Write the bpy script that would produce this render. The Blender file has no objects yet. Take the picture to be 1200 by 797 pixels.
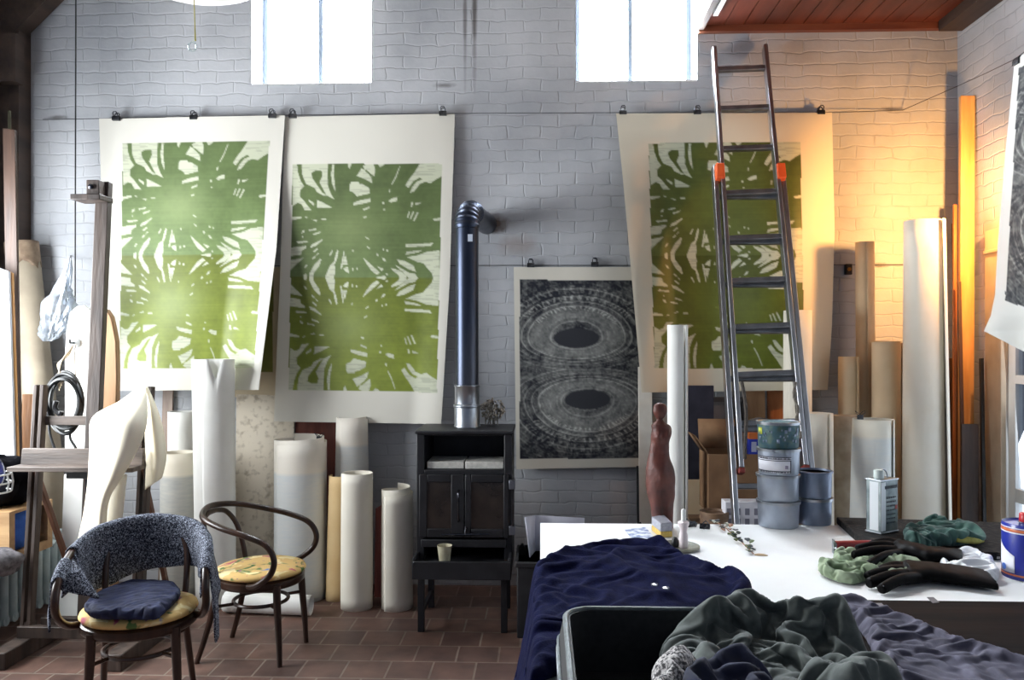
import bpy, math, random
import numpy as np
from mathutils import Vector, Matrix, noise

random.seed(11)
PI = math.pi
scene = bpy.context.scene
COL = scene.collection

# ------------------------------------------------------------------ camera model (photo pixels -> world)
FPX, CPX, HPY, EYE = 950.0, 600.0, 405.0, 1.6
YAW = math.radians(2.0)
CA, SA = math.cos(YAW), math.sin(YAW)

def ray(px, py):
    u = (px - CPX) / FPX; v = (HPY - py) / FPX
    return Vector((u * CA - SA, u * SA + CA, v))
def P(px, py, Y):
    d = ray(px, py); return Vector((0, 0, EYE)) + d * (Y / d.y)
def PZ(px, py, Z):
    d = ray(px, py); return Vector((0, 0, EYE)) + d * ((Z - EYE) / d.z)
def PX(px, py, X):
    d = ray(px, py); return Vector((0, 0, EYE)) + d * (X / d.x)
def mpp(px, Y):
    return (Y / ray(px, HPY).y) / FPX        # metres per pixel at that place

def S(r, g, b, a=1.0):
    def f(c):
        c /= 255.0
        return c / 12.92 if c <= 0.04045 else ((c + 0.055) / 1.055) ** 2.4
    return (f(r), f(g), f(b), a)

# ------------------------------------------------------------------ mesh builder
class M:
    def __init__(s):
        s.v, s.f, s.mi, s.c = [], [], [], None
        s.cur = 0
    def add(s, vs, fs):
        b = len(s.v)
        s.v.extend([tuple(v) for v in vs])
        for f in fs:
            s.f.append(tuple(i + b for i in f)); s.mi.append(s.cur)
        return s
    def box(s, lo, hi, m=None):
        x0, y0, z0 = lo; x1, y1, z1 = hi
        vs = [Vector(p) for p in ((x0,y0,z0),(x1,y0,z0),(x1,y1,z0),(x0,y1,z0),(x0,y0,z1),(x1,y0,z1),(x1,y1,z1),(x0,y1,z1))]
        if m is not None: vs = [m @ v for v in vs]
        return s.add(vs, [(0,3,2,1),(4,5,6,7),(0,1,5,4),(1,2,6,5),(2,3,7,6),(3,0,4,7)])
    def bar(s, a, b, w, h, up=(0,0,1)):
        """a beam of section w (sideways) x h (along up) from a to b"""
        a, b = Vector(a), Vector(b); d = (b - a); L = d.length; d.normalize()
        up = Vector(up)
        if abs(d.dot(up)) > .95: up = Vector((0, 1, 0))
        side = d.cross(up).normalized(); up = side.cross(d).normalized()
        m = Matrix((( side.x, d.x, up.x, a.x),(side.y, d.y, up.y, a.y),(side.z, d.z, up.z, a.z),(0,0,0,1)))
        return s.box((-w/2, 0, -h/2), (w/2, L, h/2), m)
    def tube(s, pts, r, n=10, closed=False, caps=True):
        pts = [Vector(p) for p in pts]; k = len(pts)
        rs = r if isinstance(r, (list, tuple)) else [r] * k
        tang = []
        for i in range(k):
            if closed: t = pts[(i+1) % k] - pts[i-1]
            else: t = pts[min(i+1, k-1)] - pts[max(i-1, 0)]
            tang.append(t.normalized() if t.length > 1e-9 else Vector((0,0,1)))
        ref = Vector((0,0,1)) if abs(tang[0].z) < .9 else Vector((1,0,0))
        nrm = (ref - tang[0] * ref.dot(tang[0])).normalized()
        vs = []
        for i in range(k):
            nrm = (nrm - tang[i] * nrm.dot(tang[i]))
            nrm = nrm.normalized() if nrm.length > 1e-6 else tang[i].orthogonal().normalized()
            bn = tang[i].cross(nrm)
            for j in range(n):
                a = 2 * PI * j / n
                vs.append(pts[i] + (nrm * math.cos(a) + bn * math.sin(a)) * rs[i])
        fs = []
        for i in range(k if closed else k - 1):
            i2 = (i + 1) % k
            for j in range(n):
                j2 = (j + 1) % n
                fs.append((i*n+j, i*n+j2, i2*n+j2, i2*n+j))
        if caps and not closed:
            fs.append(tuple(range(n-1, -1, -1))); fs.append(tuple((k-1)*n + j for j in range(n)))
        return s.add(vs, fs)
    def lathe(s, prof, c=(0,0,0), n=28, m=None, sx=1.0, sy=1.0, caps=True):
        c = Vector(c); vs = []; k = len(prof)
        for r, z in prof:
            for j in range(n):
                a = 2*PI*j/n
                v = Vector((r*math.cos(a)*sx, r*math.sin(a)*sy, z))
                vs.append((m @ v if m is not None else v) + c)
        fs = []
        for i in range(k-1):
            for j in range(n):
                j2 = (j+1) % n
                fs.append((i*n+j, i*n+j2, (i+1)*n+j2, (i+1)*n+j))
        if caps and prof[0][0] > 1e-5: fs.append(tuple(range(n-1,-1,-1)))
        if caps and prof[-1][0] > 1e-5: fs.append(tuple((k-1)*n+j for j in range(n)))
        return s.add(vs, fs)
    def grid(s, fn, nu, nv, wrapu=False):
        vs = [fn(i / (nu if wrapu else nu - 1), j / (nv - 1)) for j in range(nv) for i in range(nu)]
        fs = []
        for j in range(nv-1):
            for i in range(nu if wrapu else nu-1):
                i2 = (i+1) % nu
                fs.append((j*nu+i, j*nu+i2, (j+1)*nu+i2, (j+1)*nu+i))
        return s.add(vs, fs)
    def prism(s, poly, fn0, fn1):
        n = len(poly)
        vs = [fn0(*p) for p in poly] + [fn1(*p) for p in poly]
        fs = [tuple(range(n-1,-1,-1)), tuple(range(n, 2*n))] + [(i, (i+1)%n, n+(i+1)%n, n+i) for i in range(n)]
        return s.add(vs, fs)
    def build(s, name, mat, parent=None, smooth=40, bevel=0, solid=0, sub=0, remesh=0, local=False, recalc=True):
        me = bpy.data.meshes.new(name)
        vs = [Vector(v) for v in s.v]
        o = bpy.data.objects.new(name, me)
        if parent is not None:
            root = parent
            while root.parent is not None: root = root.parent
            inv = Matrix.Identity(4) if local else ROOTM[root.name].inverted()
            vs = [inv @ v for v in vs]
            o.parent = parent
        else:
            xs = [v.x for v in vs]; ys = [v.y for v in vs]; zs = [v.z for v in vs]
            base = Vector(((min(xs)+max(xs))/2, (min(ys)+max(ys))/2, min(zs)))
            vs = [v - base for v in vs]; o.location = base
            ROOTM[o.name] = Matrix.Translation(base)
        me.from_pydata([tuple(v) for v in vs], [], s.f)
        mats = mat if isinstance(mat, (list, tuple)) else [mat]
        for m_ in mats: me.materials.append(m_)
        if len(mats) > 1:
            me.polygons.foreach_set('material_index', s.mi)
        if s.c is not None:
            at = me.color_attributes.new('Col', 'FLOAT_COLOR', 'POINT')
            at.data.foreach_set('color', np.asarray(s.c, dtype=np.float32).ravel())
        if recalc and len(s.f) < 30000:
            import bmesh
            bm = bmesh.new(); bm.from_mesh(me); bmesh.ops.recalc_face_normals(bm, faces=bm.faces); bm.to_mesh(me); bm.free()
        COL.objects.link(o)
        if remesh:
            md = o.modifiers.new('r', 'REMESH'); md.mode = 'VOXEL'; md.voxel_size = remesh; md.use_smooth_shade = True
            md = o.modifiers.new('s', 'SMOOTH'); md.iterations = 4
        if solid:
            md = o.modifiers.new('t', 'SOLIDIFY'); md.thickness = abs(solid); md.offset = 0
        if bevel:
            md = o.modifiers.new('b', 'BEVEL'); md.width = bevel; md.segments = 2; md.limit_method = 'ANGLE'; md.angle_limit = math.radians(40)
        if sub:
            md = o.modifiers.new('u', 'SUBSURF'); md.levels = sub; md.render_levels = sub
        if smooth:
            me.polygons.foreach_set('use_smooth', [True] * len(me.polygons))
            if smooth < 180: me.set_sharp_from_angle(angle=math.radians(smooth))
        me.update()
        return o

ROOTM = {}
def thing(name, label, cat, loc=(0,0,0), rz=0.0, group=None):
    o = bpy.data.objects.new(name, None); COL.objects.link(o)
    o.empty_display_size = .1
    o.location = loc; o.rotation_euler = (0, 0, rz)
    ROOTM[o.name] = Matrix.Translation(Vector(loc)) @ Matrix.Rotation(rz, 4, 'Z')
    return tag(o, label, cat, group)
def tag(o, label, cat, group=None, kind=None):
    o['label'] = label; o['category'] = cat
    if group: o['group'] = group
    if kind: o['kind'] = kind
    return o
def struct(o):
    o['kind'] = 'structure'; return o
def copy_tree(o, parent=None):
    c = o.copy(); COL.objects.link(c)
    if parent is not None: c.parent = parent
    for ch in [x for x in bpy.data.objects if x.parent == o]:
        copy_tree(ch, c)
    return c
def lerp(a, b, t): return a + (b - a) * t
def smst(a, b, x):
    t = max(0.0, min(1.0, (x - a) / (b - a))); return t * t * (3 - 2 * t)
def cat_rom(pts, n=8, closed=False):
    pts = [Vector(p) for p in pts]; out = []
    k = len(pts)
    for i in range(k if closed else k - 1):
        p0 = pts[(i-1) % k] if closed or i > 0 else pts[i]
        p1 = pts[i]; p2 = pts[(i+1) % k]
        p3 = pts[(i+2) % k] if closed or i + 2 < k else p2
        for j in range(n):
            t = j / n
            out.append(.5 * ((2*p1) + (p2-p0)*t + (2*p0-5*p1+4*p2-p3)*t*t + (3*p1-p0-3*p2+p3)*t**3))
    if not closed: out.append(pts[-1])
    return out

# ------------------------------------------------------------------ materials
def new_mat(name):
    m = bpy.data.materials.new(name); m.use_nodes = True
    nt = m.node_tree; b = nt.nodes['Principled BSDF']
    return m, nt, b
def N(nt, t, **kw):
    n = nt.nodes.new(t)
    for k, v in kw.items(): setattr(n, k, v)
    return n
def mat(name, c1, c2=None, scale=20.0, rough=.6, metal=0.0, bump=0.0, bscale=None, detail=4.0, stretch=None, lo=.35, hi=.65, spec=None, c3=None, coat=0.0, sheen=0.0):
    """a plain procedural surface: two (or three) colours mottled by noise, with a noise bump"""
    m, nt, b = new_mat(name)
    L = nt.links.new
    tc = N(nt, 'ShaderNodeTexCoord'); mp = N(nt, 'ShaderNodeMapping')
    L(tc.outputs['Object'], mp.inputs['Vector'])
    if stretch: mp.inputs['Scale'].default_value = stretch
    if c2 is not None:
        nz = N(nt, 'ShaderNodeTexNoise'); nz.inputs['Scale'].default_value = scale; nz.inputs['Detail'].default_value = detail
        L(mp.outputs[0], nz.inputs['Vector'])
        r = N(nt, 'ShaderNodeValToRGB'); L(nz.outputs['Fac'], r.inputs[0])
        r.color_ramp.elements[0].position = lo; r.color_ramp.elements[0].color = c1
        r.color_ramp.elements[1].position = hi; r.color_ramp.elements[1].color = c2
        if c3 is not None:
            e = r.color_ramp.elements.new((lo+hi)/2); e.color = c3
        L(r.outputs[0], b.inputs['Base Color'])
    else:
        b.inputs['Base Color'].default_value = c1
    b.inputs['Roughness'].default_value = rough; b.inputs['Metallic'].default_value = metal
    if spec is not None: b.inputs['Specular IOR Level'].default_value = spec
    if coat: b.inputs['Coat Weight'].default_value = coat
    if sheen: b.inputs['Sheen Weight'].default_value = sheen
    if bump:
        n2 = N(nt, 'ShaderNodeTexNoise'); n2.inputs['Scale'].default_value = bscale or scale * 3; n2.inputs['Detail'].default_value = 3
        L(mp.outputs[0], n2.inputs['Vector'])
        bp = N(nt, 'ShaderNodeBump'); bp.inputs['Strength'].default_value = bump; bp.inputs['Distance'].default_value = .01
        L(n2.outputs['Fac'], bp.inputs['Height']); L(bp.outputs[0], b.inputs['Normal'])
    return m
def wood(name, c1, c2, axis='Z', scale=18.0, rough=.55, bump=.25):
    st = {'X': (.12, 1, 1), 'Y': (1, .12, 1), 'Z': (1, 1, .12)}[axis]
    return mat(name, c1, c2, scale=scale, rough=rough, bump=bump, bscale=scale*2.5, stretch=st, detail=6)
def attr_mat(name, rough=.7, spec=.3):
    m, nt, b = new_mat(name)
    a = N(nt, 'ShaderNodeAttribute'); a.attribute_name = 'Col'
    nt.links.new(a.outputs['Color'], b.inputs['Base Color'])
    b.inputs['Roughness'].default_value = rough; b.inputs['Specular IOR Level'].default_value = spec
    return m
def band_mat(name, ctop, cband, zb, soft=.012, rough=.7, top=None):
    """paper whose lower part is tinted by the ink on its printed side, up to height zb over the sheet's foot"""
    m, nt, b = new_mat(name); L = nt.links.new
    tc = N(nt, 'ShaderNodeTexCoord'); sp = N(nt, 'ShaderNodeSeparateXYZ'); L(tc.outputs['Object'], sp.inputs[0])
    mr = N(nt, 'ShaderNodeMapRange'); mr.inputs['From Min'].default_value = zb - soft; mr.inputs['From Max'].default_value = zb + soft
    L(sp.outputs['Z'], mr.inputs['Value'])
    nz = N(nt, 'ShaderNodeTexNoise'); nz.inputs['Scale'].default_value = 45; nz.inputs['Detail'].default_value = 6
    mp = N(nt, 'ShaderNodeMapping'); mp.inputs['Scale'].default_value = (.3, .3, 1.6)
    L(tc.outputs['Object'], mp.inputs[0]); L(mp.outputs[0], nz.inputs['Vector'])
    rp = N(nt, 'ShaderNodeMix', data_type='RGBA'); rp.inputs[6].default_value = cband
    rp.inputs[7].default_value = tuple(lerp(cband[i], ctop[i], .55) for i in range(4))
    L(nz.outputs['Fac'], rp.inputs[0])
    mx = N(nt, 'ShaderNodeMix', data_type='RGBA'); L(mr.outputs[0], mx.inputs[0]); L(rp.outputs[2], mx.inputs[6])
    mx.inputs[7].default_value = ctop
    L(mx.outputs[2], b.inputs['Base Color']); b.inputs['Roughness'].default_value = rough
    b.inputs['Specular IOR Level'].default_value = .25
    return m

PAPER = mat('paper_cream', S(236,230,214), S(240,235,222), scale=6, rough=.75, spec=.2)
PAPER_TAN = mat('paper_tan', S(222,190,140), S(228,200,152), scale=6, rough=.75, spec=.2)
PAPER_WHITE = mat('paper_white', S(238,238,232), S(244,244,240), scale=6, rough=.7, spec=.25)
PAPER_BUFF = mat('paper_buff', S(206,184,150), S(216,196,164), scale=5, rough=.75, spec=.2)
PAPER_GREY = mat('paper_grey', S(150,136,118), S(176,164,146), scale=9, rough=.8, spec=.2)
STEEL = mat('galvanised_steel', S(150,155,162), S(176,180,186), scale=9, rough=.32, metal=1.0)
ALU = mat('ladder_aluminium', S(164,166,170), S(186,188,192), scale=14, rough=.34, metal=1.0, stretch=(1,1,.1))
BLACKMETAL = mat('stove_black', S(24,24,28), S(36,36,40), scale=12, rough=.5, metal=.2, bump=.12, bscale=60)
BLACK = mat('black_rubber', S(16,16,18), S(24,24,27), scale=10, rough=.45)
DARKWOOD = wood('dark_easel_wood', S(46,36,31), S(76,62,54))
BENT = wood('bentwood_stain', S(34,21,15), S(58,36,26), rough=.3, bump=.08)
PINE = wood('pine_plank', S(198,138,76), S(222,170,108))
# ------------------------------------------------------------------ cloth settled by simulation
def inside(poly, x, y):
    c = False; j = len(poly)-1
    for i in range(len(poly)):
        xi, yi = poly[i].x, poly[i].y; xj, yj = poly[j].x, poly[j].y
        if (yi > y) != (yj > y) and x < (xj-xi)*(y-yi)/(yj-yi)+xi: c = not c
        j = i
    return c
def nearest(poly, x, y):
    best, bp = 1e9, None; p = Vector((x, y, 0))
    for i in range(len(poly)):
        a, b = poly[i-1], poly[i]; d = b-a; L2 = d.length_squared
        t = 0 if L2 < 1e-12 else max(0, min(1, (p-a).dot(d)/L2)); q = a+d*t; e = (q-p).length_squared
        if e < best: best, bp = e, q
    return bp, math.sqrt(best)
def settle(name, label, cat, poly, zbase, zproj, H, grow, mt, seed=1, res=.011, frames=26, rim=.05, bumps=(), mound=.8, bend=.4, world_poly=None, solid=.003, sub=1, gravity=1.0, group=None, dropx=None):
    """a piece of cloth inside an outline from the photo, larger than its outline, left to buckle over a soft heap"""
    ps = world_poly or [PZ(x, y, zproj) for x, y in poly]
    ps = cat_rom([Vector((p.x, p.y, 0)) for p in ps], 8, closed=True)
    x0, x1 = min(p.x for p in ps), max(p.x for p in ps); y0, y1 = min(p.y for p in ps), max(p.y for p in ps)
    nx, ny = int((x1-x0)/res)+2, int((y1-y0)/res)+2
    keep = {}; fs = []; vs = []
    def vid(i, j):
        if (i, j) not in keep:
            keep[(i, j)] = len(vs); vs.append(Vector((x0+i*res, y0+j*res, 0)))
        return keep[(i, j)]
    for i in range(nx):
        for j in range(ny):
            if inside(ps, x0+(i+.5)*res, y0+(j+.5)*res): fs.append((vid(i,j), vid(i+1,j), vid(i+1,j+1), vid(i,j+1)))
    cnt = {}
    for f in fs:
        for k in range(4):
            e = tuple(sorted((f[k], f[(k+1)%4]))); cnt[e] = cnt.get(e, 0)+1
    bd = set(v for e, c in cnt.items() if c == 1 for v in e)
    def heap(x, y, d):
        h = H*smst(0, rim, d)**.8*(.85+.3*noise.noise(Vector((x*5, y*5, seed))))
        for bx, by, br, bh in bumps: h += bh*math.exp(-(((x-bx)**2+(y-by)**2)/br**2))*smst(0, rim, d)
        return h
    dist = []
    for k, v in enumerate(vs):
        q, d = nearest(ps, v.x, v.y)
        if k in bd: v.x, v.y = q.x, q.y; d = 0
        dist.append(d)
        v.z = zbase + .004 + heap(v.x, v.y, d) + .004*noise.noise(Vector((v.x*30, v.y*30, seed)))*smst(0, .02, d)
    me = bpy.data.meshes.new(name); me.from_pydata([tuple(v) for v in vs], [], fs)
    o = bpy.data.objects.new(name, me); COL.objects.link(o)
    vg = o.vertex_groups.new(name='pin'); vg.add(list(bd), 1.0, 'REPLACE')
    cm = bpy.data.meshes.new('c'); cm.from_pydata([(v.x, v.y, zbase + heap(v.x, v.y, dist[k])*mound) for k, v in enumerate(vs)], [], fs)
    co_ = bpy.data.objects.new('c', cm); COL.objects.link(co_); co_.modifiers.new('col', 'COLLISION')
    co_.collision.thickness_outer = .003; co_.collision.cloth_friction = 20
    md = o.modifiers.new('cl', 'CLOTH'); st = md.settings
    st.vertex_group_mass = 'pin'; st.pin_stiffness = 1; st.shrink_min = -grow; st.shrink_max = -grow
    st.quality = 6; st.mass = .25; st.tension_stiffness = 15; st.compression_stiffness = 15; st.shear_stiffness = 5; st.bending_stiffness = bend
    st.air_damping = 3; st.effector_weights.gravity = gravity
    md.collision_settings.use_self_collision = True; md.collision_settings.self_distance_min = .004; md.collision_settings.distance_min = .003; md.collision_settings.collision_quality = 2
    md.point_cache.frame_start = 1; md.point_cache.frame_end = frames
    for f in range(1, frames+1): scene.frame_set(f)
    dg = bpy.context.evaluated_depsgraph_get()
    ev = o.evaluated_get(dg); m2 = bpy.data.meshes.new_from_object(ev)
    out = [Vector(v.co) for v in m2.vertices]
    bpy.data.objects.remove(o); bpy.data.objects.remove(co_); scene.frame_set(1)
    if dropx: out = [dropx(v) for v in out]
    m = M(); m.v = [tuple(v) for v in out]; m.f = fs; m.mi = [0]*len(fs)
    ob = m.build(name, mt, smooth=180, solid=solid, sub=sub)
    return tag(ob, label, cat, group)
# ------------------------------------------------------------------ room shell
YB = 5.4
XL, XR = -3.60, P(1122, 300, YB).x
ZC = 4.35
YF = -0.6
WT = .34

def brick_mat():
    m, nt, b = new_mat('painted_brick'); L = nt.links.new
    tc = N(nt, 'ShaderNodeTexCoord')
    sep = N(nt, 'ShaderNodeSeparateXYZ'); L(tc.outputs['Object'], sep.inputs[0])
    add = N(nt, 'ShaderNodeMath', operation='ADD'); L(sep.outputs['X'], add.inputs[0]); L(sep.outputs['Y'], add.inputs[1])
    cmb = N(nt, 'ShaderNodeCombineXYZ'); L(add.outputs[0], cmb.inputs['X']); L(sep.outputs['Z'], cmb.inputs['Y'])
    nz = N(nt, 'ShaderNodeTexNoise'); nz.inputs['Scale'].default_value = 7; nz.inputs['Detail'].default_value = 3
    L(tc.outputs['Object'], nz.inputs['Vector'])
    sub = N(nt, 'ShaderNodeVectorMath', operation='SUBTRACT'); L(nz.outputs['Color'], sub.inputs[0]); sub.inputs[1].default_value = (.5, .5, .5)
    sc = N(nt, 'ShaderNodeVectorMath', operation='SCALE'); L(sub.outputs[0], sc.inputs[0]); sc.inputs['Scale'].default_value = .05
    av = N(nt, 'ShaderNodeVectorMath', operation='ADD'); L(cmb.outputs[0], av.inputs[0]); L(sc.outputs[0], av.inputs[1])
    br = N(nt, 'ShaderNodeTexBrick'); L(av.outputs[0], br.inputs['Vector'])
    br.inputs['Scale'].default_value = 1; br.inputs['Brick Width'].default_value = .23; br.inputs['Row Height'].default_value = .0785
    br.inputs['Mortar Size'].default_value = .008; br.inputs['Mortar Smooth'].default_value = 1.0; br.inputs['Bias'].default_value = -.5
    br.inputs['Color1'].default_value = (1,1,1,1); br.inputs['Color2'].default_value = (.55,.55,.55,1); br.inputs['Mortar'].default_value = (0,0,0,1)
    # colour: chalky white, faint per-brick variation, grime in some joints
    n2 = N(nt, 'ShaderNodeTexNoise'); n2.inputs['Scale'].default_value = 1.6; n2.inputs['Detail'].default_value = 7
    L(tc.outputs['Object'], n2.inputs['Vector'])
    r = N(nt, 'ShaderNodeValToRGB'); L(n2.outputs['Fac'], r.inputs[0])
    r.color_ramp.elements[0].position = .3; r.color_ramp.elements[0].color = S(150,153,158)
    r.color_ramp.elements[1].position = .62; r.color_ramp.elements[1].color = S(182,184,188)
    n3 = N(nt, 'ShaderNodeTexNoise'); n3.inputs['Scale'].default_value = 4.2; n3.inputs['Detail'].default_value = 5
    L(tc.outputs['Object'], n3.inputs['Vector'])
    jr = N(nt, 'ShaderNodeMapRange'); jr.inputs['From Min'].default_value = .56; jr.inputs['From Max'].default_value = .74; jr.inputs['To Max'].default_value = .38
    L(n3.outputs['Fac'], jr.inputs['Value'])
    mj = N(nt, 'ShaderNodeMath', operation='MULTIPLY'); L(br.outputs['Fac'], mj.inputs[0]); L(jr.outputs[0], mj.inputs[1])
    mx = N(nt, 'ShaderNodeMix', data_type='RGBA'); L(mj.outputs[0], mx.inputs[0]); L(r.outputs[0], mx.inputs[6]); mx.inputs[7].default_value = S(104,98,92)
    last = mx.outputs[2]
    # stains with a shape of their own: two drips high on the wall, soot by the flue hole
    def blob(cx, cz, rx, rz, col, amt, prev, nscale=9.0):
        mp = N(nt, 'ShaderNodeMapping'); mp.inputs['Location'].default_value = (-cx/rx, 0, -cz/rz); mp.inputs['Scale'].default_value = (1/rx, 0, 1/rz)
        L(tc.outputs['Object'], mp.inputs[0])
        ln = N(nt, 'ShaderNodeVectorMath', operation='LENGTH'); L(mp.outputs[0], ln.inputs[0])
        nn = N(nt, 'ShaderNodeTexNoise'); nn.inputs['Scale'].default_value = nscale; nn.inputs['Detail'].default_value = 5; L(tc.outputs['Object'], nn.inputs['Vector'])
        ad = N(nt, 'ShaderNodeMath', operation='MULTIPLY_ADD'); L(nn.outputs['Fac'], ad.inputs[0]); ad.inputs[1].default_value = .9; L(ln.outputs['Value'], ad.inputs[2])
        rg = N(nt, 'ShaderNodeMapRange'); rg.inputs['From Min'].default_value = 1.5; rg.inputs['From Max'].default_value = .75; rg.inputs['To Max'].default_value = amt
        L(ad.outputs[0], rg.inputs['Value'])
        mm = N(nt, 'ShaderNodeMix', data_type='RGBA'); L(rg.outputs[0], mm.inputs[0]); L(prev, mm.inputs[6]); mm.inputs[7].default_value = col
        return mm.outputs[2]
    for px, z, rx, rz, a in ((545, 3.86, .016, .55, .75), (556, 3.9, .022, .62, .95)):
        last = blob(P(px, 60, YB).x, z, rx, rz, S(96,92,92), a, last)
    q = P(580, 262, YB); last = blob(q.x, q.z, .10, .075, S(86,70,58), .9, last, 22)
    q = P(608, 288, YB); last = blob(q.x, q.z, .16, .09, S(126,112,104), .5, last, 14)
    for px, py in ((68, 138), (1045, 128), (1030, 311), (520, 100)):
        q = P(px, py, YB); last = blob(q.x, q.z, .09, .02, S(92,90,88), .7, last, 24)
    L(last, b.inputs['Base Color']); b.inputs['Roughness'].default_value = .8; b.inputs['Specular IOR Level'].default_value = .2
    n4 = N(nt, 'ShaderNodeTexNoise'); n4.inputs['Scale'].default_value = 38; n4.inputs['Detail'].default_value = 4
    L(tc.outputs['Object'], n4.inputs['Vector'])
    inv = N(nt, 'ShaderNodeMath', operation='MULTIPLY_ADD'); L(br.outputs['Fac'], inv.inputs[0]); inv.inputs[1].default_value = -1.0; inv.inputs[2].default_value = 1.0
    # each brick sits a little in or out
    bw = N(nt, 'ShaderNodeRGBToBW'); L(br.outputs['Color'], bw.inputs[0])
    h1 = N(nt, 'ShaderNodeMath', operation='MULTIPLY_ADD'); L(bw.outputs[0], h1.inputs[0]); h1.inputs[1].default_value = .35; L(inv.outputs[0], h1.inputs[2])
    h2 = N(nt, 'ShaderNodeMath', operation='MULTIPLY_ADD'); L(n4.outputs['Fac'], h2.inputs[0]); h2.inputs[1].default_value = .5; L(h1.outputs[0], h2.inputs[2])
    bp = N(nt, 'ShaderNodeBump'); bp.inputs['Strength'].default_value = .4; bp.inputs['Distance'].default_value = .007
    L(h2.outputs[0], bp.inputs['Height']); L(bp.outputs[0], b.inputs['Normal'])
    return m
BRICK = brick_mat()

def tile_mat():
    m, nt, b = new_mat('quarry_tile'); L = nt.links.new
    tc = N(nt, 'ShaderNodeTexCoord')
    br = N(nt, 'ShaderNodeTexBrick'); L(tc.outputs['Object'], br.inputs['Vector'])
    br.inputs['Scale'].default_value = 1; br.inputs['Brick Width'].default_value = .215; br.inputs['Row Height'].default_value = .215
    br.inputs['Mortar Size'].default_value = .006; br.inputs['Mortar Smooth'].default_value = .3; br.inputs['Bias'].default_value = 0
    br.inputs['Color1'].default_value = S(112,84,72); br.inputs['Color2'].default_value = S(86,64,57); br.inputs['Mortar'].default_value = S(126,112,100)
    nz = N(nt, 'ShaderNodeTexNoise'); nz.inputs['Scale'].default_value = 7; nz.inputs['Detail'].default_value = 8; L(tc.outputs['Object'], nz.inputs['Vector'])
    mr = N(nt, 'ShaderNodeMapRange'); mr.inputs['From Min'].default_value = .3; mr.inputs['From Max'].default_value = .7; mr.inputs['To Min'].default_value = .6; mr.inputs['To Max'].default_value = 1.2
    L(nz.outputs['Fac'], mr.inputs['Value'])
    mu = N(nt, 'ShaderNodeMix', data_type='RGBA', blend_type='MULTIPLY'); mu.inputs[0].default_value = 1
    L(br.outputs['Color'], mu.inputs[6]); L(mr.outputs[0], mu.inputs[7])
    L(mu.outputs[2], b.inputs['Base Color'])
    b.inputs['Roughness'].default_value = .5
    iv = N(nt, 'ShaderNodeMath', operation='MULTIPLY_ADD'); L(br.outputs['Fac'], iv.inputs[0]); iv.inputs[1].default_value = -1; L(nz.outputs['Fac'], iv.inputs[2])
    bp = N(nt, 'ShaderNodeBump'); bp.inputs['Strength'].default_value = .5; bp.inputs['Distance'].default_value = .006
    L(iv.outputs[0], bp.inputs['Height']); L(bp.outputs[0], b.inputs['Normal'])
    return m

def shell(name, m, mt):
    """a structure mesh whose object origin is the world origin, so its pattern is measured in room metres"""
    me = bpy.data.meshes.new(name); me.from_pydata(m.v, [], m.f); me.materials.append(mt)
    o = bpy.data.objects.new(name, me); COL.objects.link(o); ROOTM[o.name] = Matrix.Identity(4)
    return struct(o)

# openings of the two high windows
W1 = (P(295, 98, YB).x, P(435, 98, YB).x, P(360, 99, YB).z, 4.2)
W2 = (P(675, 95, YB).x, P(817, 95, YB).x, P(745, 96, YB).z, 4.2)
m = M()
xs = [XL - .2, W1[0], W1[1], W2[0], W2[1], XR + .2]
for i in range(5):
    a, bx = xs[i], xs[i+1]
    if i in (1, 3):
        w = W1 if i == 1 else W2
        m.box((a, YB, -.05), (bx, YB+WT, w[2])); m.box((a, YB, w[3]), (bx, YB+WT, ZC+.1))
    else:
        m.box((a, YB, -.05), (bx, YB+WT, ZC+.1))
shell('wall_back', m, BRICK)
# side wall with the big studio window that lights the room
LW = (2.7, 4.75, .95, 2.6)   # y0 y1 z0 z1
m = M()
m.box((XL-.3, YF, -.05), (XL, LW[0], ZC+.1)); m.box((XL-.3, LW[1], -.05), (XL, YB, ZC+.1))
m.box((XL-.3, LW[0], -.05), (XL, LW[1], LW[2])); m.box((XL-.3, LW[0], LW[3]), (XL, LW[1], ZC+.1))
shell('wall_left', m, BRICK)
DW = (2.6, P(1176, 400, 0) if False else PX(1174, 500, XR).y, 0.0, 2.15)
m = M()
m.box((XR, YF, -.05), (XR+.3, DW[0], ZC+.1)); m.box((XR, DW[1], -.05), (XR+.3, YB, ZC+.1))
m.box((XR, DW[0], DW[3]), (XR+.3, DW[1], ZC+.1))
shell('wall_right', m, BRICK)
m = M(); m.box((XL-.3, YF, -.1), (XR+.3, YB+WT, 0)); shell('floor', m, tile_mat())
CEILW = wood('ceiling_board', S(92,84,78), S(120,112,104), axis='Y')
m = M(); m.box((XL-.3, YF, ZC), (XR+.3, YB+WT, ZC+.12)); shell('ceiling', m, CEILW)

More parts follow.
